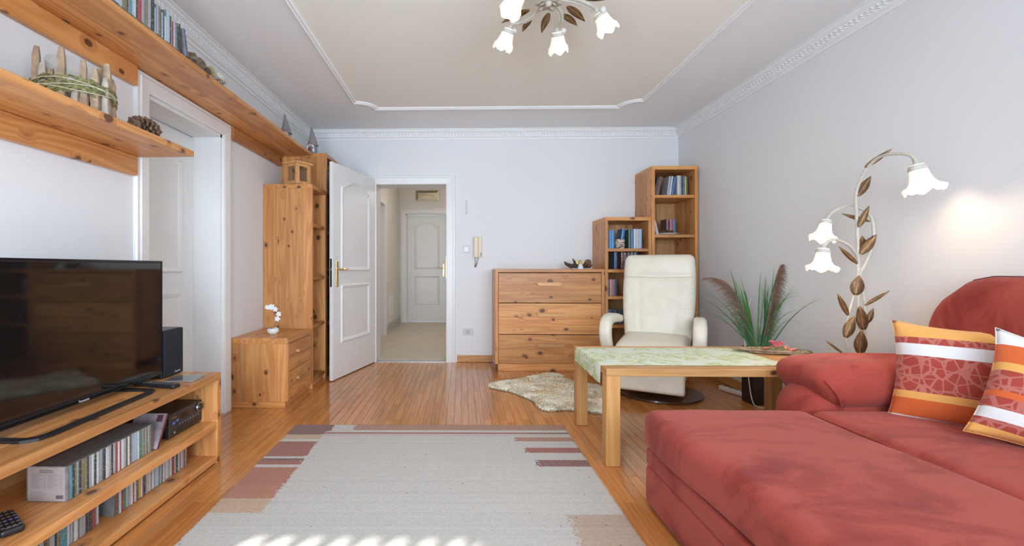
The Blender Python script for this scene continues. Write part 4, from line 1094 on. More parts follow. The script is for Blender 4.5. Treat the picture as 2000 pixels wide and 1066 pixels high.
for k, (px, pz, s) in enumerate(((.036, .120, 1.1), (.046, .158, 1.05), (.020, .196, 1.0), (-.006, .214, 1.15), (-.026, .210, .95), (-.046, .212, .9))):
    c = oc + Vector((px, -.008, pz)); bm = newbm()
    for j in range(5):
        a = 2*PI*j/5 + k*.7; d = Vector((math.cos(a), 0, math.sin(a)))
        q = newbm(); bmesh.ops.create_uvsphere(q, u_segments=8, v_segments=6, radius=1); xform(q, Matrix.Translation(c + d*.011*s) @ Matrix.Rotation(-a, 4, 'Y') @ Matrix.Diagonal((.011*s, .003, .008*s, 1)))
        me_ = bpy.data.meshes.new('t'); q.to_mesh(me_); q.free(); bm.from_mesh(me_); bpy.data.meshes.remove(me_)
    obj('blossom', bm, PETAL, orc, True)

# root and angel ornament on the chest
cz = 1.0325
rt = thing('root_ornament', 'dark driftwood root lying on the chest of drawers', 'root ornament', (1.20, 4.78, cz))
ROOT = M_plain('dark_root', (0.075, 0.045, 0.032), 0.9, 0.45, 40, bumpk=0.8)
bm = newbm(); tube(bm, [(1.065, 4.78, cz+.075), (1.085, 4.78, cz+.052), (1.13, 4.78, cz+.032), (1.20, 4.78, cz+.028), (1.27, 4.79, cz+.040), (1.33, 4.79, cz+.045)], [.008, .016, .022, .026, .034, .026], 9); obj('branch', bm, ROOT, rt, True)
bm = newbm(); tube(bm, [(1.175, 4.79, cz+.03), (1.172, 4.79, cz+.075), (1.150, 4.79, cz+.112)], [.016, .013, .003], 7); obj('prong', bm, ROOT, rt, True)
obj('knot_lump', lump((1.315, 4.80, cz+.052), (.038, .035, .045), 5, .5), CONE, rt)
obj('foot_slab', B(1.135, 1.325, 4.745, 4.835, cz, cz+.009, .002), M_plain('pale_slab', (0.55, 0.53, 0.50), 0.7), rt)
an = thing('angel_figure', 'small white angel figurine with yellow wings before the root', 'figurine', (1.215, 4.715, cz))
bm = newbm(); lathe(bm, [(0, .0005), (.034, .0005), (.034, .004), (.016, .05), (.010, .056), (0, .057)], 18, (1.215, 4.715, cz)); obj('dress', bm, M_plain('white_glaze', (0.74, 0.77, 0.80), 0.35), an, True)
bm = newbm(); bmesh.ops.create_uvsphere(bm, u_segments=14, v_segments=10, radius=.017); xform(bm, Matrix.Translation((1.215, 4.712, cz+.070))); obj('head', bm, NOSE, an, True)
YEL = M_plain('yellow_glaze', (0.80, 0.66, 0.16), 0.4)
bm = newbm(); bmesh.ops.create_uvsphere(bm, u_segments=12, v_segments=8, radius=.019); xform(bm, Matrix.Translation((1.215, 4.718, cz+.073)) @ Matrix.Diagonal((1.05, .9, .95, 1))); obj('hair', bm, M_plain('brown_glaze', (0.20, 0.09, 0.05), 0.5), an, True)
for s in (-1, 1):
    bm = newbm(); bmesh.ops.create_uvsphere(bm, u_segments=12, v_segments=8, radius=1); xform(bm, Matrix.Translation((1.215+s*.028, 4.730, cz+.068)) @ Matrix.Rotation(s*.5, 4, 'Y') @ Matrix.Diagonal((.014, .005, .022, 1))); obj('wing', bm, YEL, an, True)

# ================================================================== fixtures on the back wall
yw = YB
GREYW = M_plain('aged_white_plastic', (0.62, 0.62, 0.60), 0.4, 0.03)
sw = thing('light_switch', 'square white light switch beside the doorway', 'light switch', (0.045, yw, 1.25))
obj('frame', B(0.005, 0.084, yw-.008, yw-.0005, 1.210, 1.292, .003, 2), GREYW, sw); obj('rocker', B(0.019, 0.070, yw-.012, yw-.007, 1.224, 1.278, .002), WHITEP, sw)
so = thing('wall_socket', 'white double wall socket low beside the doorway', 'wall socket', (0.06, yw, 0.335))
obj('frame', B(0.005, 0.118, yw-.008, yw-.0005, 0.296, 0.374, .003, 2), GREYW, so)
bm = newbm(); lathe(bm, [(.026, 0), (.026, .003), (.020, .003), (.019, 0.001), (0, 0.001)], 22); xform(bm, Matrix.Translation((0.061, yw-.008, 0.335)) @ Matrix.Rotation(R(90), 4, 'X')); obj('socket_cup', bm, M_plain('grey_plastic', (0.50, 0.49, 0.46), 0.45), so, True)
th = thing('thermometer', 'narrow white wall thermometer above the switch', 'thermometer', (0.043, yw, 1.72))
obj('plate', B(0.027, 0.061, yw-.006, yw-.0005, 1.628, 1.815, .002), WHITEP, th)
bm = newbm(); tube(bm, [(0.044, yw-.008, 1.645), (0.044, yw-.008, 1.79)], .0010, 8); obj('glass_tube', bm, M_plain('blue_spirit', (0.08, 0.16, 0.30), 0.3), th, True)
bm = newbm(); bmesh.ops.create_uvsphere(bm, u_segments=10, v_segments=8, radius=.006); xform(bm, Matrix.Translation((0.044, yw-.008, 1.645))); obj('bulb', bm, bpy.data.materials['blue_spirit'], th, True)
bm = newbm()
for k in range(18): box(bm, 0.032, 0.040, yw-.0068, yw-.0058, 1.655+k*.0078, 1.6572+k*.0078); box(bm, 0.049, 0.057, yw-.0068, yw-.0058, 1.655+k*.0078, 1.6572+k*.0078)
o = obj('scale_marks', bm, bpy.data.materials['blue_spirit'], th); o['kind'] = 'stuff'
ic = thing('intercom_phone', 'ivory door intercom handset with coiled black cord', 'intercom', (0.17, yw, 1.27))
obj('wall_plate', B(0.135, 0.215, yw-.030, yw-.0005, 1.165, 1.385, .006, 2), IVORY, ic)
bm = pad(.052, .034, .228, .012, 5, lambda p: Vector((p.x*(1+.12*(p.z/.114)**2), p.y - .010*(p.z/.114)**2, p.z))); xform(bm, Matrix.Translation((0.150, yw-.046, 1.272))); obj('handset', bm, IVORY, ic, 'all')
for z in (1.178, 1.197): obj('button', B(0.196, 0.209, yw-.034, yw-.029, z, z+.012, .001), BLACK, ic)
P = []
for k in range(150):
    t = k/149
    if t < .5: c = Vector((0.140, yw-.035, 1.160 - .105*math.sin(t*PI)))
    else: c = Vector((0.140+.034*(t-.5)*2, yw-.035, 1.055 + .105*((t-.5)*2)**1.6))
    P.append(c + Vector((math.cos(k*1.1)*.0045, math.sin(k*1.1)*.0045, 0)))
obj('coiled_cord', tube(newbm(), P, .0016, 5), BLACK, ic, True)

# ================================================================== coffee table with runner
TX0, TX1, TY0_, TY1_, TH = 0.758, 2.105, 2.415, 3.115, 0.516
tb = thing('coffee_table', 'long pale pine coffee table on square legs', 'coffee table', (1.43, 2.76, 0))
LG = .0735
for x in (TX0, TX1-LG):
    for y in (TY0_, TY1_-LG): obj('leg', B(x, x+LG, y, y+LG, 0.0005, TH-.040, .002), TABLEW[2], tb)
obj('top_rail', B(TX0, TX1, TY0_, TY0_+.085, TH-.040, TH, .002), TABLEW[0], tb)
obj('top_rail', B(TX0, TX1, TY1_-.085, TY1_, TH-.040, TH, .002), TABLEW[0], tb)
obj('end_rail', B(TX0, TX0+.085, TY0_+.085, TY1_-.085, TH-.040, TH, .002), TABLEW[1], tb)
obj('end_rail', B(TX1-.085, TX1, TY0_+.085, TY1_-.085, TH-.040, TH, .002), TABLEW[1], tb)
boards(tb, 'top_board', TX0+.085, TX1-.085, TY0_+.085, TY1_-.085, TH-.032, TH-.001, 1, 4, 0, TABLEW)
def M_runner():
    m, nt, p = nodes('leaf_print_cotton'); tc = N(nt, 'ShaderNodeTexCoord')
    mp = N(nt, 'ShaderNodeMapping'); mp.inputs['Scale'].default_value = (20, 12, 18); mp.inputs['Rotation'].default_value = (0, 0, .9); nt.links.new(tc.outputs['Object'], mp.inputs['Vector'])
    nz = N(nt, 'ShaderNodeTexNoise', i_Scale=1.0, i_Detail=4.0, i_Distortion=1.6); nt.links.new(mp.outputs[0], nz.inputs['Vector'])
    n2 = N(nt, 'ShaderNodeTexNoise', i_Scale=6.0, i_Detail=2.0); nt.links.new(tc.outputs['Object'], n2.inputs['Vector'])
    c = ramp(nt, nz.outputs[0], [(0.40, (0.65, 0.69, 0.53)), (0.50, (0.64, 0.67, 0.46)), (0.56, (0.40, 0.48, 0.17)), (0.66, (0.60, 0.62, 0.38))])
    c = mixc(nt, (0.66, 0.71, 0.60), c, smap(nt, n2.outputs[0], 0.38, 0.50))
    nt.links.new(c, p.inputs['Base Color']); p.inputs['Roughness'].default_value = .85; p.inputs['Sheen Weight'].default_value = .1
    n3 = N(nt, 'ShaderNodeTexNoise', i_Scale=500.0); nt.links.new(tc.outputs['Object'], n3.inputs['Vector']); bump(nt, p, n3.outputs[0], .12, .002)
    return m
bm = newbm(); RY0_, RY1_ = 2.505, 3.040
prof = [(TX0-.0075, TH-.082), (TX0-.0065, TH-.055), (TX0-.0060, TH-.025), (TX0-.0045, TH-.004), (TX0+.001, TH+.0022), (TX0+.02, TH+.0026)] + [(TX0+.02+k*.10, TH+.0026) for k in range(1, 11)]
ny = 16; rows = []
for j, (x, z) in enumerate(prof):
    r_ = []
    for k in range(ny+1):
        y = RY0_ + (RY1_-RY0_)*k/ny
        wv = (.006*math.sin(k*.9) if j < 3 else 0.0); r_.append((x - abs(wv) if j < 3 else x, y, z - (.016*(1-k/ny) if j == 0 else 0)))
    rows.append(r_)
A = [[bm.verts.new(p) for p in r_] for r_ in rows]; Bv = [[bm.verts.new((p[0]+(.0014 if j < 4 else 0), p[1], p[2]-(0 if j < 4 else .0018))) for p in r_] for j, r_ in enumerate(rows)]
for j in range(len(A)-1):
    for k in range(ny): bm.faces.new((A[j][k], A[j+1][k], A[j+1][k+1], A[j][k+1])); bm.faces.new((Bv[j][k], Bv[j][k+1], Bv[j+1][k+1], Bv[j+1][k]))
    for k in (0, ny): bm.faces.new((A[j][k], Bv[j][k], Bv[j+1][k], A[j+1][k]))
for j in (0, len(A)-1):
    for k in range(ny): bm.faces.new((A[j][k], A[j][k+1], Bv[j][k+1], Bv[j][k]))
bmesh.ops.recalc_face_normals(bm, faces=bm.faces)
o = obj('table_runner', bm, M_runner(), None, True); tag(o, 'pale green leaf print runner hanging over the table end', 'table runner')
# bark tray with rose, and a slice of wood
TTOP = TH + .0030
tr = thing('bark_tray', 'strip of driftwood with moss and pink rose on the table', 'table decoration', (1.93, 2.86, TTOP), R(-16))
bm = lump((0, 0, .012), (.215, .040, .020), 9, .30)
for v in bm.verts:
    v.co.z = max(v.co.z, 0.0005); 
obj('driftwood_slab', bm, M_plain('weathered_wood', (0.30, 0.22, 0.15), .9, .4, 22, bumpk=.6), tr, False, False)
bm = newbm()
for k in range(260):
    x = rnd.uniform(-.15, .19); y = rnd.uniform(-.025, .03); z = .022 - abs(x)*.04; p = Vector((x, y, z)); q = p + Vector((rnd.uniform(-.012, .012), rnd.uniform(-.012, .012), rnd.uniform(.004, .016))); tube(bm, [p, q], [.003, .0012], 4, False)
o = obj('moss', bm, MOSS, tr, False, False); o['kind'] = 'stuff'
ROSE = M_plain('pink_petal', (0.66, 0.14, 0.17), 0.6, 0.25, 40); CORAL = M_plain('coral_petal', (0.70, 0.24, 0.17), 0.6, 0.15, 30)
bm = newbm()
for k in range(16):
    r = .008 + .0018*k; a0 = k*2.4; h = .030 + .006*math.sin(k)
    n = 7; w = 1.5
    v0 = [bm.verts.new((math.cos(a0+w*(j/n-.5))*r*.7, math.sin(a0+w*(j/n-.5))*r*.7, 0)) for j in range(n+1)]
    v1 = [bm.verts.new((math.cos(a0+w*(j/n-.5))*r*1.05, math.sin(a0+w*(j/n-.5))*r*1.05, h*(.75+.25*math.sin(PI*j/n)))) for j in range(n+1)]
    v2 = [bm.verts.new((math.cos(a0+w*(j/n-.5))*(r*1.05+.006), math.sin(a0+w*(j/n-.5))*(r*1.05+.006), h*(.72+.25*math.sin(PI*j/n)))) for j in range(n+1)]
    for j in range(n): bm.faces.new((v0[j], v0[j+1], v1[j+1], v1[j])); bm.faces.new((v1[j], v1[j+1], v2[j+1], v2[j]))
xform(bm, Matrix.Translation((.012, 0, .040))); obj('rose', bm, ROSE, tr, True, False)
obj('moss_cushion', lump((.012, 0, .034), (.036, .034, .018), 4, .4), MOSS, tr, False, False)
for (x, y, z, rz) in ((.07, -.030, .024, .3), (.055, -.022, .030, 1.2), (-.075, -.02, .026, -.4)):
    bm = leaf_bm(.05, .036, .9, 7, .5); xform(bm, Matrix.Translation((x, y, z)) @ Matrix.Rotation(rz, 4, 'Z')); obj('petal', bm, CORAL, tr, True, False)
ws = thing('wood_slice', 'flat oval slice of wood at the table end', 'wood slice', (2.025, 2.68, TH+.0005))
bm = newbm(); lathe(bm, [(0, 0), (.092, 0), (.098, .004), (.098, .010), (.092, .0125), (0, .0125)], 30, (2.020, 2.70, TH+.0032)); bmesh.ops.scale(bm, vec=(1, .78, 1), verts=bm.verts, space=Matrix.Translation((-2.02, -2.70, 0)))
obj('disc', bm, M_plain('cut_wood_rings', (0.46, 0.25, 0.13), .6, .3, 28), ws, True)

# ================================================================== rug (kilim)
RL, RWd = 2.60, 1.775
rug_w = []
cream = (0.51, 0.48, 0.445); rose = (0.31, 0.105, 0.072); mauve = (0.20, 0.095, 0.08); sand = (0.48, 0.33, 0.22); terr = (0.38, 0.145, 0.085); pale = (0.45, 0.33, 0.25); tan = (0.37, 0.19, 0.125)
def rug_col(u, v):
    """u: metres from the rug's left edge, v: metres from its far edge"""
    j = rnd.uniform(-.008, .008)
    uu = u + j
    if uu < 0.235 + .030*(v < .13):
        for (v0, v1, c) in ((0, .185, mauve), (.185, .255, sand), (.255, .30, cream), (.30, .515, rose), (.515, .54, cream), (.54, .57, mauve), (.57, .615, rose), (.615, .645, cream), (.645, .84, terr), (.84, .965, (0.40, 0.165, 0.095)), (.965, 1.09, sand), (1.09, 1.36, cream), (1.36, 1.50, rose)):
            if v0 <= v < v1: return c
        return cream
    if v < .125 and uu > .40: return tan if v < .105 else cream
    if v < .125: return cream
    if .145 <= v < .168: return mauve if u > 1.52 else rose
    if .19 <= v < .202: return sand
    if u > 1.42 + j*2:
        if .225 <= v < .285: return tan
    if u > 1.46 + j*2:
        if .385 <= v < .455: return rose
    if u > 1.495 + j*2:
        if .555 <= v < .635: return mauve
    if u > 1.53 + j*2 and 1.10 <= v < 1.33: return pale
    return cream
nx, ny = 222, 325
verts = [( -RWd/2 + RWd*i/nx, -RL*j/ny, 0.0) for j in range(ny+1) for i in range(nx+1)]
hh = {}
def rz_(i, j): return 0.0085 + 0.0010*math.sin(i*1.9)*math.sin(j*2.3) + (-.006 if i in (0, nx) or j in (0, ny) else 0)
verts = [(x + (rnd.uniform(-.003, .003) if k % (nx+1) in (0, nx) else 0), y, rz_(k % (nx+1), k//(nx+1))) for k, (x, y, z) in enumerate(verts)]
faces = [(j*(nx+1)+i, (j+1)*(nx+1)+i, (j+1)*(nx+1)+i+1, j*(nx+1)+i+1) for j in range(ny) for i in range(nx)]
me = bpy.data.meshes.new('rug'); me.from_pydata(verts, [], faces); me.update()
ca = me.color_attributes.new('weave', 'FLOAT_COLOR', 'CORNER')
buf = []
for j in range(ny):
    thread = rnd.uniform(.94, 1.05)
    for i in range(nx):
        c = rug_col(RWd*(i+.5)/nx, RL*(j+.5)/ny); k = thread*rnd.uniform(.93, 1.06)
        if rnd.random() < .0009: k *= .45
        buf += [c[0]*k, c[1]*k, c[2]*k, 1.0]*4
ca.data.foreach_set('color', buf)
m, nt, p = nodes('kilim_wool'); at = N(nt, 'ShaderNodeVertexColor'); at.layer_name = 'weave'
tc = N(nt, 'ShaderNodeTexCoord'); mp = N(nt, 'ShaderNodeMapping'); mp.inputs['Scale'].default_value = (60, 420, 1); nt.links.new(tc.outputs['Object'], mp.inputs['Vector'])
nz = N(nt, 'ShaderNodeTexNoise', i_Scale=1.0, i_Detail=2.0); nt.links.new(mp.outputs[0], nz.inputs['Vector'])
c = mixc(nt, at.outputs[0], (0.72, 0.70, 0.68), mth(nt, 'MULTIPLY', smap(nt, nz.outputs[0], .42, .75), .12)); nt.links.new(c, p.inputs['Base Color'])
p.inputs['Roughness'].default_value = .95; p.inputs['Specular IOR Level'].default_value = .1; p.inputs['Sheen Weight'].default_value = .15; bump(nt, p, nz.outputs[0], .5, .004)
me.materials.append(m)
rug = link(bpy.data.objects.new('rug', me)); rug.location = (-0.219, 3.012, 0.0004); rug.rotation_euler = (0, 0, R(1.0)); tag(rug, 'pale flat woven rug with rust and mauve stripes', 'rug')
for p_ in me.polygons: p_.use_smooth = True

# ================================================================== sheepskin
sk = thing('sheepskin', 'creamy white sheepskin lying on the parquet', 'sheepskin', (0.75, 3.85, 0))
OUT = [(0.21, 3.98), (0.27, 4.10), (0.45, 4.18), (0.60, 4.30), (0.76, 4.44), (0.88, 4.47), (0.97, 4.36), (0.96, 4.22), (1.05, 4.10), (1.20, 4.02), (1.24, 3.84), (1.18, 3.62), (1.14, 3.36), (1.00, 3.26), (0.86, 3.33), (0.74, 3.36), (0.62, 3.31), (0.55, 3.40), (0.56, 3.56), (0.48, 3.70), (0.40, 3.84), (0.30, 3.90)]
# smooth the outline
def chaikin(P, n=2):
    for _ in range(n):
        Q = []
        for i in range(len(P)):
            a, b = Vector(P[i]), Vector(P[(i+1) % len(P)]); Q += [a*.75+b*.25, a*.25+b*.75]
        P = Q
    return [tuple(q) for q in P]
SO = chaikin(OUT)
def inside(x, y, P):
    c = False; n = len(P); j = n-1
    for i in range(n):
        if ((P[i][1] > y) != (P[j][1] > y)) and (x < (P[j][0]-P[i][0])*(y-P[i][1])/(P[j][1]-P[i][1])+P[i][0]): c = not c
        j = i
    return c
def M_fur():
    m, nt, p = nodes('sheep_wool'); ge = N(nt, 'ShaderNodeNewGeometry')
    nz = N(nt, 'ShaderNodeTexNoise', i_Scale=6.0, i_Detail=2.0); nt.links.new(ge.outputs['Position'], nz.inputs['Vector'])
    n2 = N(nt, 'ShaderNodeTexNoise', i_Scale=40.0, i_Detail=2.0); nt.links.new(ge.outputs['Position'], n2.inputs['Vector'])
    c = ramp(nt, nz.outputs[0], [(0.46, (0.92, 0.82, 0.62)), (0.64, (0.86, 0.64, 0.36))]); c = mixc(nt, c, (0.90, 0.83, 0.68), mth(nt, 'MULTIPLY', n2.outputs[0], .5))
    nt.links.new(c, p.inputs['Base Color']); p.inputs['Roughness'].default_value = .9; p.inputs['Sheen Weight'].default_value = .3; p.inputs['Specular IOR Level'].default_value = .15
    return m
FUR = M_fur()
def edge_dist(x, y):
    best = 9.0
    for k in range(len(SO)):
        ax_, ay_ = SO[k]; bx_, by_ = SO[(k+1) % len(SO)]; dx, dy = bx_-ax_, by_-ay_
        t = max(0.0, min(1.0, ((x-ax_)*dx + (y-ay_)*dy)/(dx*dx+dy*dy))); best = min(best, (x-ax_-t*dx)**2 + (y-ay_-t*dy)**2)
    return math.sqrt(best)
st_ = .0065; gx, gy = int(1.10/st_), int(1.28/st_); idx = {}; V = []; Fc = []
coarse = {}
for j_ in range(gy+1):
    for i_ in range(gx+1):
        x, y = .185 + i_*st_, 3.23 + j_*st_
        if not inside(x, y, SO): continue
        ck = (i_//3, j_//3)
        if ck not in coarse: coarse[ck] = edge_dist(.185 + (ck[0]*3+1)*st_, 3.23 + (ck[1]*3+1)*st_)
        e_ = min(1.0, coarse[ck]/.05); q = Vector((x, y, 0))
        cur = abs(mnoise.noise(q*26 + Vector((mnoise.noise(q*11)*1.5, mnoise.noise(q*11+Vector((5, 5, 5)))*1.5, 0))))
        z = .004 + math.sqrt(e_)*(.022 + .010*mnoise.noise(q*7)) + .016*cur*e_
        idx[(i_, j_)] = len(V); V.append((x + rnd.uniform(-.0015, .0015), y + rnd.uniform(-.0015, .0015), z))
for (i_, j_), k in idx.items():
    if all(q in idx for q in ((i_+1, j_), (i_, j_+1), (i_+1, j_+1))): Fc.append((k, idx[(i_+1, j_)], idx[(i_+1, j_+1)], idx[(i_, j_+1)]))
n0 = len(V); V += [(p_[0], p_[1], .001) for p_ in V]; Fc += [tuple(n0+k for k in reversed(f)) for f in Fc]
me = bpy.data.meshes.new('fleece'); me.from_pydata(V, [], Fc); me.transform(WM(sk).inverted()); me.materials.append(FUR)
for p_ in me.polygons: p_.use_smooth = True
fo = link(bpy.data.objects.new('fleece', me)); fo.parent = sk
V, Fc = [], []
cnt = 0
while cnt < 4200:
    x = rnd.uniform(.2, 1.26); y = rnd.uniform(3.24, 4.49)
    if not inside(x, y, SO): continue
    ed = edge_dist(x, y)
    if ed > .035 and rnd.random() < .6: continue
    cnt += 1
    a = mnoise.noise(Vector((x*6, y*6, 0)))*6 + rnd.uniform(-.9, .9); L = rnd.uniform(.022, .042); r = rnd.uniform(.003, .0055)
    d = Vector((math.cos(a)*.7, math.sin(a)*.7, rnd.uniform(.5, 1.1))).normalized()
    p0 = Vector((x, y, .004 + math.sqrt(min(1, ed/.05))*.020)); p1 = p0 + d*L*.45; p2 = p1 + Vector((math.cos(a+1.3), math.sin(a+1.3), -.1))*L*.45
    b = len(V)
    for (p_, rr_) in ((p0, r*.8), (p1, r)):
        for k in range(4): V.append((p_.x + rr_*math.cos(k*PI/2+a), p_.y + rr_*math.sin(k*PI/2+a), p_.z))
    V.append(tuple(p2))
    for k in range(4):
        q = (k+1) % 4; Fc += [(b+k, b+q, b+4+q, b+4+k), (b+4+k, b+4+q, b+8)]
me = bpy.data.meshes.new('wool'); me.from_pydata(V, [], Fc); me.transform(WM(sk).inverted()); me.materials.append(FUR)
for p_ in me.polygons: p_.use_smooth = True
wl = link(bpy.data.objects.new('wool', me)); wl.parent = sk; wl['kind'] = 'stuff'

# ================================================================== white leather recliner
LEATH = M_plain('cream_leather', (0.79, 0.73, 0.61), 0.42, 0.035, 12, bumpk=0.10)
SEAM = M_plain('leather_seam', (0.52, 0.48, 0.40), 0.6)
MAHOG = M_plain('mahogany', (0.085, 0.035, 0.020), 0.28, 0.25, 14, coat=.4)
rx, ry = 1.600, 3.84
rec = thing('recliner_chair', 'cream leather swivel recliner on a round dark base', 'armchair', (rx, ry, 0), R(-29))
# local frame: chair faces -y
def RP(name, bm, mat, smooth='all'): return obj(name, bm, mat, rec, smooth, False)
bm = newbm(); lathe(bm, [(0, .001), (.330, .001), (.338, .008), (.336, .020), (.30, .030), (.09, .036), (0, .036)], 48); bmesh.ops.translate(bm, verts=bm.verts, vec=(0.03, .02, 0)); RP('base_disc', bm, MAHOG, True)
bm = newbm(); lathe(bm, [(.05, .034), (.045, .05), (.04, .20), (.06, .24)], 20); RP('column', bm, DARKM, True)
def df_under(p):
    k = (p.z + .09)/.18; return Vector((p.x*(.93+.07*k), p.y*(.80+.20*k) , p.z))
bm = pad(.52, .50, .20, .035, 6, df_under); xform(bm, Matrix.Translation((0, -.02, .225))); RP('seat_shell', bm, LEATH)
bm = pad(.50, .055, .27, .022, 6); xform(bm, Matrix.Translation((0, -.300, .215)) @ Matrix.Rotation(R(-14), 4, 'X')); RP('folded_footrest', bm, LEATH)
def df_seat(p):
    t = p.y/.27; z = p.z + .022*math.cos(p.x*5.0)*math.cos(t*1.2) - (.02*max(0, -t-.55)*2); return Vector((p.x, p.y, z))
bm = pad(.535, .56, .15, .06, 10, df_seat); xform(bm, Matrix.Translation((0, -.06, .385)) @ Matrix.Rotation(R(4), 4, 'X')); RP('seat_cushion', bm, LEATH)
bh_, bw_ = .80, .585
def df_back(p):
    t = (p.z + bh_/2)/bh_                    # 0 bottom .. 1 top
    w = .90 + .12*math.sin(PI*min(1, t*1.05)*.75)
    y = p.y
    if p.y < 0:                              # front: padding with a head roll
        roll = .030*math.exp(-((t-.88)/.11)**2) + .022*math.exp(-((t-.30)/.22)**2)
        y -= roll*math.cos(p.x/bw_*PI*.85)
        y += .016*math.exp(-((t-.735)/.014)**2)
        for sx in (-1, 1): y += .006*math.exp(-((p.x - sx*(.135+.03*t))/.010)**2)*(1 if t < .72 else 0)
    return Vector((p.x*w, y, p.z))
bm = pad(bw_, .125, bh_, .055, 26, df_back); Mb = Matrix.Translation((0, .225, .400)) @ Matrix.Rotation(R(-13), 4, 'X') @ Matrix.Translation((0, 0, bh_/2-.02)); xform(bm, Mb); bk_ = RP('backrest', bm, LEATH)
def seam(pts): 
    return obj('seam', xform(tube(newbm(), pts, .0016, 5), Mb), SEAM, bk_, True, False)
seam([(x, -.0625-.004, bh_*.235 - .010*math.cos(x*6)) for x in [-.27+.54*i/20 for i in range(21)]])
# looped arms
for s in (-1, 1):
    xa = s*.325
    path = [(.235, .585), (.12, .600), (-.02, .612), (-.12, .610), (-.195, .585), (-.232, .530), (-.228, .460), (-.190, .385), (-.150, .320), (-.10, .27)]
    bm = newbm(); rings = []
    n = len(path); fine = []
    for i in range(n-1):
        for q in range(4):
            t = q/4; p0 = Vector(path[max(0, i-1)]); p1 = Vector(path[i]); p2 = Vector(path[i+1]); p3 = Vector(path[min(n-1, i+2)])
            fine.append(.5*((2*p1) + (p2-p0)*t + (2*p0-5*p1+4*p2-p3)*t*t + (3*p1-p0-3*p2+p3)*t**3))
    fine.append(Vector(path[-1])); m_ = len(fine)
    for i, p_ in enumerate(fine):
        t = (fine[min(i+1, m_-1)] - fine[max(i-1, 0)]).normalized(); nn = Vector((-t.y, t.x)); u = i/(m_-1)
        hw = .050 - .010*abs(u-.5); th_ = .036 + .012*math.sin(PI*u)
        ring = []
        for k in range(14):
            a = 2*PI*k/14; cx_ = math.copysign(abs(math.cos(a))**.6, math.cos(a))*hw; cy_ = math.copysign(abs(math.sin(a))**.7, math.sin(a))*th_
            ring.append(bm.verts.new((xa + cx_ + s*.02*math.sin(PI*u), p_.x + nn.x*cy_, p_.y + nn.y*cy_)))
        rings.append(ring)
    for i in range(m_-1):
        for k in range(14): bm.faces.new((rings[i][k], rings[i][(k+1) % 14], rings[i+1][(k+1) % 14], rings[i+1][k]))
    bm.faces.new(list(reversed(rings[0]))); bm.faces.new(rings[-1]); bmesh.ops.recalc_face_normals(bm, faces=bm.faces)
    RP('armrest', bm, LEATH)

# ================================================================== planter with ornamental grass
gp = Vector((2.285, 3.585, 0))
gr = thing('ornamental_grass', 'artificial pampas grass in a tall dark planter behind the table', 'potted plant', gp)
DARKP = M_plain('dark_planter', (0.035, 0.024, 0.020), 0.45, .2, 12)
bm = newbm(); pw = .074
box(bm, gp.x-pw, gp.x+pw, gp.y-pw, gp.y+pw, .001, .43, .004, 2); obj('planter', bm, DARKP, gr)
GREENS = [M_plain('grass_green', (0.16, 0.40, 0.10), .5, .2, 8), M_plain('grass_bluegreen', (0.13, 0.44, 0.20), .5, .2, 8), M_plain('grass_dark', (0.10, 0.25, 0.08), .5, .2, 8)]
def blade(base, az, el, L, w, droop, mat, n=12):
    """arching blade: leaves base at elevation el towards azimuth az and droops"""
    bm = newbm(); p = Vector(base); e = el; h = Vector((math.cos(az), math.sin(az), 0)); sd_ = Vector((-math.sin(az), math.cos(az), 0)); A = []
    cdir = Vector((-.80, -.60, 0)); sd_ = (Vector((0, 0, 1)).cross(h)*.55 + Vector((.6, -.8, 0))*.45).normalized()
    for i in range(n+1):
        t = i/n; ww = w/2*(1-t)**.55*min(1, .5+t*3); 
        if i == n: ww = .0004
        A.append([bm.verts.new(p - sd_*ww), bm.verts.new(p + Vector((0, 0, -.15*ww))), bm.verts.new(p + sd_*ww)])
        d = h*math.cos(e) + Vector((0, 0, math.sin(e))); q = p + d*L/n
        q.x = min(q.x, XR-.02); p = q; e -= droop/n*(.3+1.7*t)
    for i in range(n):
        for k in range(2): bm.faces.new((A[i][k], A[i][k+1], A[i+1][k+1], A[i+1][k]))
    g = bmesh.ops.extrude_face_region(bm, geom=bm.faces[:]); 
    for v in g['geom']:
        if isinstance(v, bmesh.types.BMVert): v.co += Vector((0.0004, .0006, .0004))
    bmesh.ops.recalc_face_normals(bm, faces=bm.faces)
    return obj('grass_blade', bm, mat, gr, True)
vdir = math.atan2(-.80, -.0)    # towards the viewer
gb = gp + Vector((0, 0, .425))
for k in range(22):              # broad upright middle blades
    az = rnd.uniform(0, 2*PI); x = rnd.uniform(-.05, .05)
    blade(gb + Vector((x, rnd.uniform(-.04, .04), 0)), (PI if x < 0 else 0) + rnd.uniform(-.5, .5), R(90-abs(x)*260-rnd.uniform(0, 5)), rnd.uniform(.42, .66), rnd.uniform(.016, .026), rnd.uniform(.05, .25), GREENS[k % 3])
for k in range(34):              # thin arching blades
    s = -1 if k % 2 else 1
    az = (PI if s < 0 else 0) + rnd.uniform(-.8, .8)*(1 if s < 0 else 1); 
    if s > 0: az = -R(35) + rnd.uniform(-.5, .3)
    el = R(rnd.uniform(48, 80)); blade(gb + Vector((s*rnd.uniform(.01, .06), rnd.uniform(-.05, .05), 0)), az, el, rnd.uniform(.40, .74), rnd.uniform(.006, .012), rnd.uniform(.4, 1.5), GREENS[2 if k % 3 == 0 else k % 2])
PLUM = M_plain('plume_brown', (0.33, 0.20, 0.15), .95, .2, 40)
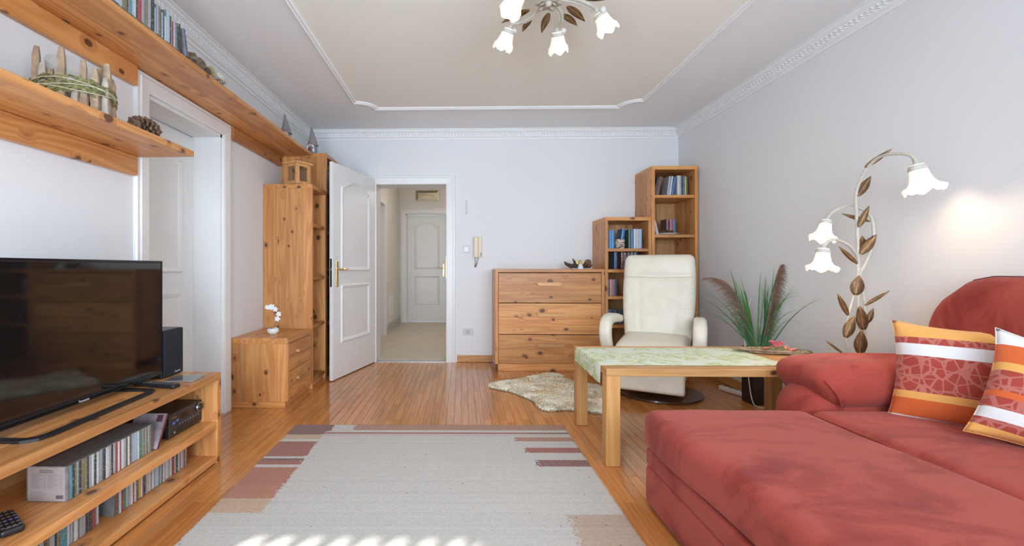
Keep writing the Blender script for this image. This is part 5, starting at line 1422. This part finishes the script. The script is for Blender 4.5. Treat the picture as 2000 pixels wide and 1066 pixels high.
def plume(base, az, el, L, droop, side, nst):
    bm = newbm(); p = Vector(base); e = el; h = Vector((math.cos(az), math.sin(az), 0)); P = []; D = []
    n = 24
    for i in range(n+1):
        P.append(p.copy()); d = h*math.cos(e) + Vector((0, 0, math.sin(e))); D.append(d); p = p + d*L/n; p.x = min(p.x, XR-.015); t = i/n; e -= droop/n*(2.2*t*t)
    tube(bm, P, [.0035*(1-.7*i/n) for i in range(n+1)], 5)
    for k in range(nst):
        t = .12 + .88*(k/nst)**.9; i = min(n-1, int(t*n)); b0 = P[i]; d = D[i]
        a = rnd.uniform(-.9, .9); env = math.sin(PI*min(1, (t-.06)*1.06))**.6
        out = (h*math.cos(a) + Vector((-h.y, h.x, 0))*math.sin(a)) * rnd.uniform(.4, 1.2)*side
        Ls = (.045+.115*env)*rnd.uniform(.6, 1.15)
        q1 = b0 + (d*.9 + out*.55).normalized()*Ls*.45; q2 = q1 + (d*.35 + out + Vector((0, 0, -.10))).normalized()*Ls*.35; q3 = q2 + (out + Vector((0, 0, -.55))).normalized()*Ls*.30
        for q in (q1, q2, q3): q.x = min(q.x, XR-.012)
        tube(bm, [b0, q1, q2, q3], [.0016, .0015, .0012, .0005], 3, False)
    return obj('plume', bm, PLUM, gr, True)
plume(gb + Vector((-.03, 0, 0)), PI-.1, R(79), .70, 2.4, 1, 620)
plume(gb + Vector((.03, -.01, 0)), -R(50), R(81), .68, .9, 1, 520)
# white lead running down behind the grass, and the power strip
ps = thing('power_strip', 'white power strip lying on the floor by the wall', 'power strip', (2.265, 3.81, 0))
Mp = Matrix.Translation((2.262, 3.80, 0)) @ Matrix.Rotation(math.atan2(-.27, .085), 4, 'Z')
bm = pad(.33, .055, .040, .012, 4); xform(bm, Mp @ Matrix.Translation((0, 0, .021))); obj('housing', bm, WHITEP, ps, 'all')
for k in range(5):
    bm = newbm(); lathe(bm, [(.019, .041), (.019, .0425), (.016, .0425), (.015, .039), (0, .039)], 16, (-.115+k*.055, 0, 0)); obj('outlet', xform(bm, Mp), M_plain('outlet_grey', (.6, .6, .58), .5) if k == 0 else bpy.data.materials['outlet_grey'], ps, True)
bm = newbm(); tube(bm, smooth_path([(2.362, 3.78, .80), (2.30, 3.72, .72), (2.235, 3.66, .58), (2.205, 3.60, .42), (2.185, 3.53, .22), (2.185, 3.49, .06), (2.20, 3.455, .008), (2.27, 3.44, .006), (2.345, 3.48, .006)]), .0035, 6)
o = obj('power_lead', bm, WHITEP, None, True); tag(o, 'thin white power lead looping behind the table leg', 'cable')

# ================================================================== sofa with chaise
def M_velour():
    m, nt, p = nodes('brick_red_velour'); ge = N(nt, 'ShaderNodeNewGeometry')
    mp = N(nt, 'ShaderNodeMapping'); mp.inputs['Scale'].default_value = (2.4, 4.0, 3.2); mp.inputs['Rotation'].default_value = (0, 0, .5); nt.links.new(ge.outputs['Position'], mp.inputs['Vector'])
    nz = N(nt, 'ShaderNodeTexNoise', i_Scale=1.0, i_Detail=6.0, i_Roughness=.62, i_Distortion=0.7); nt.links.new(mp.outputs[0], nz.inputs['Vector'])
    n2 = N(nt, 'ShaderNodeTexNoise', i_Scale=420.0, i_Detail=1.0); nt.links.new(ge.outputs['Position'], n2.inputs['Vector'])
    c = ramp(nt, nz.outputs[0], [(0.36, (0.215, 0.023, 0.017)), (0.44, (0.285, 0.039, 0.028)), (0.50, (0.345, 0.056, 0.040)), (0.70, (0.38, 0.068, 0.049))])
    c = mixc(nt, c, (0.42, 0.10, 0.08), mth(nt, 'MULTIPLY', smap(nt, n2.outputs[0], .45, .75), .25))
    nt.links.new(c, p.inputs['Base Color']); p.inputs['Roughness'].default_value = .85; p.inputs['Specular IOR Level'].default_value = .15
    p.inputs['Sheen Weight'].default_value = .16; p.inputs['Sheen Roughness'].default_value = .5; p.inputs['Sheen Tint'].default_value = (1.0, .62, .55, 1)
    bump(nt, p, n2.outputs[0], .12, .002); return m
VEL = M_velour()
sofa = thing('sofa', 'brick red velour corner sofa with a long chaise', 'sofa', (1.6, 1.2, 0))
def SP(name, bm, at, smooth='all', par=None):
    xform(bm, Matrix.Translation(at)); return obj(name, bm, VEL, par or sofa, smooth)
SY0, SY1 = 0.22, 2.058
LY = SY1-SY0; cy_ = (SY0+SY1)/2
def df_ch(p):
    k = math.cos(p.x/.36*1.35)*math.cos(p.y/(LY/2)*1.4); return Vector((p.x + .010*math.sin(p.y*7)*(abs(p.x) > .3), p.y, p.z + (.014*k if p.z > 0 else 0) + .004*mnoise.noise(Vector((p.x*5, p.y*5, 2)))))
SP('chaise_cushion', pad(.722, LY, .172, .052, 20, df_ch), (1.161, cy_, .338))
SP('chaise_band', pad(.700, LY-.03, .080, .016, 8), (1.163, cy_, .218))
SP('chaise_base', pad(.706, LY-.03, .170, .020, 8), (1.163, cy_, .096))
for x in (.87, 1.45):
    for y in (.35, 1.95): obj('foot', B(x-.025, x+.025, y-.025, y+.025, .0005, .014), BLACK, sofa)
def df_st(p):
    k = math.cos(p.x/.30*1.3)*math.cos(p.y/(LY/2)*1.4); return Vector((p.x, p.y, p.z + (.012*k if p.z > 0 else 0) + .004*mnoise.noise(Vector((p.x*5, p.y*5, 7)))))
SP('seat_cushion', pad(.66, LY, .18, .045, 18, df_st), (1.858, cy_, .332))
SP('seat_base', pad(.80, LY-.02, .23, .02, 6), (1.93, cy_, .126))
# piping along the seam between chaise and seat
obj('piping', tube(newbm(), [(1.5265, SY0+.05, .409), (1.5265, SY1-.05, .409)], .006, 8), VEL, sofa, True)
# backrest: rear shell and soft front cushion with a rounded far end
def df_bk(zc, hz_, ymax, rr):
    def f(p):
        yy = p.y; t = (p.z + hz_/2)/hz_
        d = yy - (ymax - rr)
        if d > 0 and t > 0:
            lim = 1 - .62*(1 - math.sqrt(max(0, 1-(d/rr)**2)))
            p.z = -hz_/2 + (p.z + hz_/2)*lim
        x = p.x
        if p.x < 0: x -= .035*math.sin(PI*t)*math.cos(yy/ymax*1.2) - .03*t
        return Vector((x, p.y, p.z))
    return f
SP('back_shell', pad(.15, LY+.24, .68, .06, 18, df_bk(0, .68, (LY+.24)/2, .26)), (2.285, cy_+.105, .625))
SP('back_cushion', pad(.20, LY+.12, .62, .095, 24, df_bk(0, .62, (LY+.12)/2, .24)), (2.190, cy_+.05, .705))
# armrest at the far end
def df_arm(p):
    return Vector((p.x + (.03*(p.z/.24) if p.x < 0 else 0), p.y, p.z))
SP('arm_body', pad(.80, .30, .50, .13, 12, df_arm), (1.928, 2.215, .258))
def df_pad(p):
    t = max(0.0, min(1.0, (p.z + .105)/.21))
    x = p.x
    f = max(0.0, min(1.0, (-x-.10)/.30))
    x += .095*(1-t)*f
    z = p.z - .035*f*f*t + .010*math.cos(x*3)
    return Vector((x, p.y - .018*math.sin(PI*t)*(p.y < 0), z))
ap = SP('arm_pad', pad(.79, .36, .215, .085, 16, df_pad), (1.962, 2.232, .503))
obj('pad_seam', tube(newbm(), [(1.612, 2.062, .548), (1.648, 2.036, .490), (1.680, 2.050, .427)], .004, 6), VEL, ap, True)

# --- striped cushions
def M_cushion(name, stripes, tilt=0.0):
    m, nt, p = nodes(name); tc = N(nt, 'ShaderNodeTexCoord'); sp_ = N(nt, 'ShaderNodeSeparateXYZ'); nt.links.new(tc.outputs['Object'], sp_.inputs[0])
    v = mth(nt, 'ADD', mth(nt, 'MULTIPLY', sp_.outputs[2], -1/.40), .5)
    v = mth(nt, 'ADD', v, mth(nt, 'MULTIPLY', sp_.outputs[0], tilt))
    r = nt.nodes.new('ShaderNodeValToRGB'); r.color_ramp.interpolation = 'CONSTANT'; e = r.color_ramp.elements
    r2 = nt.nodes.new('ShaderNodeValToRGB'); r2.color_ramp.interpolation = 'CONSTANT'; e2 = r2.color_ramp.elements
    while len(e) < len(stripes): e.new(.5); e2.new(.5)
    for i, (pos, c, pat) in enumerate(stripes):
        e[i].position = pos; e[i].color = (*c, 1); e2[i].position = pos; e2[i].color = (pat, pat, pat, 1)
    nt.links.new(v, r.inputs[0]); nt.links.new(v, r2.inputs[0])
    vo = N(nt, 'ShaderNodeTexVoronoi', feature='DISTANCE_TO_EDGE'); mp = N(nt, 'ShaderNodeMapping'); mp.inputs['Scale'].default_value = (15, 3, 24); mp.inputs['Rotation'].default_value = (0, .5, 0)
    nt.links.new(tc.outputs['Object'], mp.inputs['Vector']); nt.links.new(mp.outputs[0], vo.inputs['Vector']); vo.inputs['Scale'].default_value = 1.0
    vo2 = N(nt, 'ShaderNodeTexVoronoi', feature='DISTANCE_TO_EDGE'); mp2 = N(nt, 'ShaderNodeMapping'); mp2.inputs['Scale'].default_value = (24, 3, 13); mp2.inputs['Rotation'].default_value = (0, -.6, 0); mp2.inputs['Location'].default_value = (3.3, 1.1, .7)
    nt.links.new(tc.outputs['Object'], mp2.inputs['Vector']); nt.links.new(mp2.outputs[0], vo2.inputs['Vector']); vo2.inputs['Scale'].default_value = 1.0
    ln_ = mth(nt, 'MULTIPLY', mth(nt, 'MAXIMUM', smap(nt, vo.outputs['Distance'], .065, .035), smap(nt, vo2.outputs['Distance'], .065, .035)), r2.outputs[0])
    c = mixc(nt, r.outputs[0], (0.50, 0.17, 0.13), mth(nt, 'MULTIPLY', ln_, .75))
    nt.links.new(c, p.inputs['Base Color']); p.inputs['Roughness'].default_value = .85; p.inputs['Sheen Weight'].default_value = .15
    nz = N(nt, 'ShaderNodeTexNoise', i_Scale=350.0); nt.links.new(tc.outputs['Object'], nz.inputs['Vector']); bump(nt, p, nz.outputs[0], .15, .002)
    return m
yel = (0.76, 0.37, 0.095); wht = (0.74, 0.72, 0.71); rst = (0.36, 0.045, 0.028); org = (0.62, 0.115, 0.022)
def cushion_bm(S, T, seed):
    bm = newbm(); n = 26; top = []; bot = []
    for j in range(n+1):
        rt_, rb_ = [], []
        for i in range(n+1):
            u = i/n*2-1; v = j/n*2-1
            pin = 1 - .11*(1-abs(u)**2.2)*abs(v)**5; pv = 1 - .11*(1-abs(v)**2.2)*abs(u)**5
            x = u*S/2*pv; z = v*S/2*pin
            th = T/2*max(0.0, (1-abs(u)**2.6)*(1-abs(v)**2.6))**.55
            w = .012*mnoise.noise(Vector((x*9, z*9, seed)))*min(1, th*40) + .010*mnoise.noise(Vector((x*5, z*5, seed+4)))*(1-min(1, th*30))
            rt_.append(bm.verts.new((x, -th + w, z)))
            rb_.append(rt_[-1] if th < 1e-5 else bm.verts.new((x, th + w, z)))
        top.append(rt_); bot.append(rb_)
    for j in range(n):
        for i in range(n):
            for f in ([top[j][i], top[j][i+1], top[j+1][i+1], top[j+1][i]], [bot[j][i], bot[j+1][i], bot[j+1][i+1], bot[j][i+1]]):
                try:
                    q_ = bm.faces.new(f)
                    q_.material_index = 1 if f[0] is bot[j][i] and f[1] is bot[j+1][i] else 0
                except ValueError: pass
    bmesh.ops.remove_doubles(bm, verts=bm.verts, dist=1e-5); bmesh.ops.recalc_face_normals(bm, faces=bm.faces)
    return bm
def cushion(label, loc, rot, mat, back, seed, S=.42, T=.14):
    t = link(bpy.data.objects.new('striped_cushion', None)); t.empty_display_size = .05; t.location = loc; t.rotation_euler = rot; tag(t, label, 'cushion', 'striped cushions on the sofa')
    obj('cover', cushion_bm(S, T, seed), [mat, back], t, 'all', False)
    # piped edge
    P = []
    for k in range(80):
        a = k/80*4; s_ = int(a); f = (a-s_)*2-1
        u, v = ((f, -1), (1, f), (-f, 1), (-1, -f))[s_]
        pin = 1 - .11*(1-abs(u)**2.2)*abs(v)**5; pv = 1 - .11*(1-abs(v)**2.2)*abs(u)**5
        x = u*S/2*pv; z = v*S/2*pin; P.append((x, .010*mnoise.noise(Vector((x*5, z*5, seed+4))), z))
    P.append(P[0]); obj('edge_seam', tube(newbm(), P, .0016, 6), mat, t, 'all', False)
    return t
WFAB = M_plain('white_backing', (0.72, 0.71, 0.72), .85, .03, 90)
CM1 = M_cushion('striped_cushion_cloth', [(0, yel, 0), (.135, rst, 1), (.205, wht, 0), (.330, rst, 1), (.700, yel, 0), (.775, org, 0), (.955, wht, 0)], .05)
CM2 = M_cushion('striped_cushion_cloth_b', [(0, wht, 0), (.15, org, 0), (.33, yel, 0), (.41, rst, 1), (.60, org, 0), (.66, rst, 1), (.76, wht, 0), (.86, rst, 1), (.93, yel, 0)], -.05)
cushion('orange striped cushion leaning in the sofa corner by the armrest', (2.020, 1.885, .602), (R(-13), R(2), R(-44)), CM1, WFAB, 1, .43)
cushion('orange striped cushion tilted in front of the other one', (2.055, 1.585, .588), (R(-26), R(15), R(-42)), CM2, WFAB, 5)

# ================================================================== lamps with tulip shades
def M_shade(name, col, strength):
    m, nt, p = nodes(name)
    tc = N(nt, 'ShaderNodeTexCoord'); nz = N(nt, 'ShaderNodeTexNoise', i_Scale=12.0, i_Detail=2.0); nt.links.new(tc.outputs['Object'], nz.inputs['Vector'])
    nt.links.new(ramp(nt, nz.outputs[0], [(.3, (.86, .82, .74)), (.7, (.92, .89, .82))]), p.inputs['Base Color'])
    p.inputs['Roughness'].default_value = .3
    p.inputs['Emission Color'].default_value = (*col, 1); p.inputs['Emission Strength'].default_value = strength
    return m
SHADE = M_shade('lit_opal_glass', (1.0, .82, .60), 0.46)
IVM = M_plain('ivory_painted_metal', (0.56, 0.53, 0.46), .45, .12, 60)
def M_leafmetal():
    m, nt, p = nodes('antique_gold_leaf'); tc = N(nt, 'ShaderNodeTexCoord'); oi = N(nt, 'ShaderNodeObjectInfo')
    mp = N(nt, 'ShaderNodeMapping'); mp.inputs['Scale'].default_value = (25, 260, 25); nt.links.new(tc.outputs['Object'], mp.inputs['Vector'])
    nz = N(nt, 'ShaderNodeTexNoise', i_Scale=1.0, i_Detail=3.0); nt.links.new(mp.outputs[0], nz.inputs['Vector'])
    c = ramp(nt, nz.outputs[0], [(.30, (.055, .035, .024)), (.55, (.20, .11, .050)), (.75, (.38, .22, .09))]); nt.links.new(c, p.inputs['Base Color'])
    p.inputs['Metallic'].default_value = .45; p.inputs['Roughness'].default_value = .42; bump(nt, p, nz.outputs[0], .3, .002); return m
LEAFM = M_leafmetal(); VEIN = M_plain('gold_vein', (0.62, 0.40, 0.14), .35, .05, 30, metal=.6)
def leaf_between(a, b, w, parent, toward, curl=.5, vein=True):
    a, b = Vector(a), Vector(b); d = b-a; L = d.length; X = d.normalized(); Z = (Vector(toward) - X*X.dot(Vector(toward))).normalized(); Y = Z.cross(X)
    Mx = Matrix((X, Y, Z)).transposed().to_4x4()
    Mx = Matrix.Translation(a) @ Mx @ Matrix.Rotation(curl*.5, 4, 'Y')
    bm = leaf_bm(L*1.02, w, curl, 9, .28, .0010)
    M_w = WM(parent).inverted() @ Mx
    o = link(bpy.data.objects.new('leaf', mesh_from(bm, 'leaf', LEAFM, 'all'))); o.parent = parent
    o.matrix_local = M_w
    if vein:
        P = []; x = z = 0.0; ang = 0.0
        for i in range(9):
            P.append((x, 0, z+.0012)); x += L*1.02/9*math.cos(ang); z += L*1.02/9*math.sin(ang); ang += curl/9
        v = link(bpy.data.objects.new('vein', mesh_from(tube(newbm(), P, .0012, 5), 'vein', VEIN, 'all'))); v.parent = o
    return o
def tulip(parent, top, axis, L, r, seed=0, power=1.0, flare=1.0):
    """bell shaped glass shade whose neck is at top and which opens along axis"""
    ax = Vector(axis).normalized(); q = Vector((0, 0, -1)).rotation_difference(ax).to_matrix().to_4x4()
    Mt = Matrix.Translation(top) @ q @ Matrix.Rotation(seed*1.3, 4, 'Z')
    prof = [(.20*r, 0), (.42*r, -.02*L), (.50*r, -.16*L), (.56*r, -.40*L), (.68*r, -.66*L), (.84*r, -.84*L), (1.0*r*flare, -.95*L), (1.06*r*flare, -1.0*L), (1.02*r*flare, -1.02*L), (.92*r*flare, -.97*L), (.78*r, -.82*L), (.60*r, -.62*L), (.50*r, -.36*L), (.44*r, -.14*L), (.30*r, -.03*L)]
    def rip(j, a, rr, z):
        k = max(0, min(1, (-z/L-.55)/.45)); return rr*(1+.07*k*math.sin(5*a)), z + .10*L*k*math.sin(5*a+.6)
    bm = newbm(); lathe(bm, prof, 40, ripple=rip); xform(bm, Mt); sh = obj('shade', bm, SHADE, parent, 'all')
    bm = newbm(); lathe(bm, [(0, .028*L/.11), (.10*r, .026*L/.11), (.16*r, .006), (.44*r, -.006), (.56*r, -.15*L), (.545*r, -.22*L), (.52*r, -.22*L), (.50*r, -.12*L)], 24); xform(bm, Mt); obj('shade_cap', bm, IVM, parent, 'all')
    c = Mt @ Vector((0, 0, -.50*L))
    bm = newbm(); bmesh.ops.create_uvsphere(bm, u_segments=12, v_segments=8, radius=.16*r); xform(bm, Mt @ Matrix.Translation((0, 0, -.42*L)) @ Matrix.Diagonal((1, 1, 1.5, 1))); obj('bulb', bm, bpy.data.materials['lit_bulb'], sh, 'all')
    lp = light('bulb_light', 'POINT', Mt @ Vector((0, 0, -.62*L)), (0, 0, 0), power, (1.0, .78, .54), shadow_soft_size=.035)
    return sh
M_plain('lit_bulb', (0.9, .85, .7), .4, .01, 5, emit=(1.0, .80, .55), estr=8.0)
# --- floor lamp
fl_b = Vector((2.180, 2.550, 0))
fla = thing('floor_lamp', 'vine shaped floor lamp with three lit tulip shades', 'floor lamp', fl_b)
bm = newbm(); lathe(bm, [(0, .001), (.105, .001), (.108, .010), (.085, .018), (.02, .026), (.014, .05), (0, .05)], 32, fl_b); obj('base', bm, IVM, fla, True)
st1 = [(2.180, 2.55, .045), (2.178, 2.55, .35), (2.176, 2.55, .575), (2.173, 2.55, .831), (2.164, 2.54, 1.058), (2.142, 2.52, 1.275), (2.118, 2.5, 1.428), (2.113, 2.47, 1.505), (2.118, 2.43, 1.572), (2.118, 2.36, 1.610), (2.118, 2.28, 1.606), (2.126, 2.210, 1.582), (2.123, 2.183, 1.538)]
st2 = [(2.195, 2.555, .045), (2.205, 2.56, .35), (2.212, 2.56, .573), (2.217, 2.56, .83), (2.203, 2.56, .93), (2.185, 2.555, 1.005), (2.228, 2.55, 1.107), (2.253, 2.55, 1.205), (2.255, 2.55, 1.266), (2.242, 2.55, 1.325), (2.215, 2.56, 1.363), (2.159, 2.58, 1.396), (2.098, 2.58, 1.378), (2.05, 2.58, 1.349), (2.028, 2.58, 1.315)]
st3 = [(2.170, 2.545, .95), (2.167, 2.54, 1.071), (2.117, 2.51, 1.136), (2.051, 2.48, 1.176), (1.971, 2.45, 1.196), (1.915, 2.43, 1.184), (1.884, 2.42, 1.153)]
st4 = [(2.150, 2.545, .045), (2.128, 2.535, .34), (2.112, 2.53, .571), (2.090, 2.53, .673), (2.1, 2.53, .771), (2.131, 2.53, .891)]
for P in (st1, st2, st3): obj('stem', tube(newbm(), smooth_path(P), .0075, 8), IVM, fla, True)
obj('stem', tube(newbm(), smooth_path(st4), .0055, 8), IVM, fla, True)
LV = [((2.105, 2.43, 1.573), (2.175, 2.355, 1.650), .026), ((2.119, 2.49, 1.432), (2.176, 2.475, 1.536), .042), ((2.133, 2.5, 1.268), (2.176, 2.485, 1.379), .032), ((2.236, 2.55, 1.302), (2.075, 2.535, 1.344), .022), ((2.161, 2.52, 1.122), (2.232, 2.505, 1.228), .049), ((2.206, 2.555, 1.126), (2.187, 2.54, 1.222), .042), ((2.127, 2.5, 1.069), (2.018, 2.485, 1.162), .024), ((2.117, 2.5, .901), (2.123, 2.485, 1.006), .061), ((2.095, 2.52, .789), (2.026, 2.505, .909), .029), ((2.209, 2.55, .841), (2.332, 2.535, .924), .020), ((2.177, 2.52, .711), (2.143, 2.505, .843), .054), ((2.231, 2.56, .742), (2.251, 2.545, .826), .030), ((2.063, 2.5, .672), (2.097, 2.485, .79), .051), ((2.147, 2.51, .582), (2.145, 2.495, .712), .058), ((2.079, 2.52, .573), (1.961, 2.505, .657), .012)]
for a, b, w in LV: leaf_between(a, b, w, fla, (-.45, -.85, .1), .35)
FLP = 2.8
tulip(fla, (2.125, 2.180, 1.532), (.16, -.10, -.95), .128, .064, 1, FLP, 1.12)
tulip(fla, (2.026, 2.58, 1.312), (-.30, -.12, -.92), .112, .054, 2, FLP, 1.1)
tulip(fla, (1.884, 2.42, 1.150), (-.12, -.05, -.98), .112, .058, 3, FLP, 1.15)

# --- ceiling lamp
cc = Vector((.445, 2.36, 0)); HZ = 2.435
cl = thing('ceiling_lamp', 'ivory flower ceiling lamp with lit tulip shades and gilt leaves', 'ceiling lamp', (cc.x, cc.y, ZC-.004))
bm = newbm(); lathe(bm, [(0, ZC-.0045), (.075, ZC-.0045), (.078, ZC-.02), (.05, ZC-.035), (.02, ZC-.05), (.018, HZ), (0, HZ)], 28, (cc.x, cc.y, 0)); obj('ceiling_rose', bm, IVM, cl, True)
for k in range(6):
    a = k*PI/3; bm = leaf_bm(.075, .060, .55, 8, .35, .0015)
    xform(bm, Matrix.Translation((cc.x, cc.y, HZ-.012)) @ Matrix.Rotation(a, 4, 'Z') @ Matrix.Rotation(R(180), 4, 'X')); obj('hub_petal', bm, IVM, cl, 'all')
bm = newbm(); bmesh.ops.create_uvsphere(bm, u_segments=14, v_segments=10, radius=.018); xform(bm, Matrix.Translation((cc.x, cc.y, HZ-.022))); obj('hub_bud', bm, IVM, cl, 'all')
for k, adeg in enumerate((126, 70, 18, 204, 240, 300)):
    a = R(adeg); d = Vector((math.cos(a), math.sin(a), 0)); s = Vector((-d.y, d.x, 0)); C0 = Vector((cc.x, cc.y, HZ)); sh_ = .13 if k == 3 else 0.0
    P = [C0 + Vector((0, 0, .01)), C0 + d*.06 - s*.02 + Vector((0, 0, .01)), C0 + d*.14 - s*.045 + Vector((0, 0, -.005)), C0 + d*.22 - s*.035 + Vector((0, 0, -.012)), C0 + d*(.275-sh_) + Vector((0, 0, -.006)), C0 + d*(.30-sh_) + Vector((0, 0, -.022))]
    arm = obj('arm', tube(newbm(), smooth_path(P), .0095, 8), IVM, cl, True)
    P2 = [q - Vector((0, 0, .006)) + s*.016*(i > 0) for i, q in enumerate(P[:5])]
    obj('arm_tendril', tube(newbm(), smooth_path(P2), .0065, 7), IVM, cl, True)
    bm = newbm(); bmesh.ops.create_uvsphere(bm, u_segments=14, v_segments=10, radius=.017); xform(bm, Matrix.Translation(P[-1] + Vector((0, 0, -.004)) - s*.035)); obj('crystal_drop', bm, M_plain('pearl_glass', (.62, .60, .56), .12, .05) if k == 0 else bpy.data.materials['pearl_glass'], cl, 'all')
    tulip(cl, P[-1], d*.55 + Vector((0, 0, -.83)), .112, .068, k, 4.2, .80)
    for (r0, so_, r1, s1, zz0, zz1, w) in ((.12, .02, .27, .085, -.006, -.035, .044), (.18, -.05, .31, -.11, .004, -.010, .040)):
        leaf_between(C0 + d*r0 + s*so_ + Vector((0, 0, zz0)), C0 + d*r1 + s*s1 + Vector((0, 0, zz1)), w, cl, (0, -.3, -1), .5)
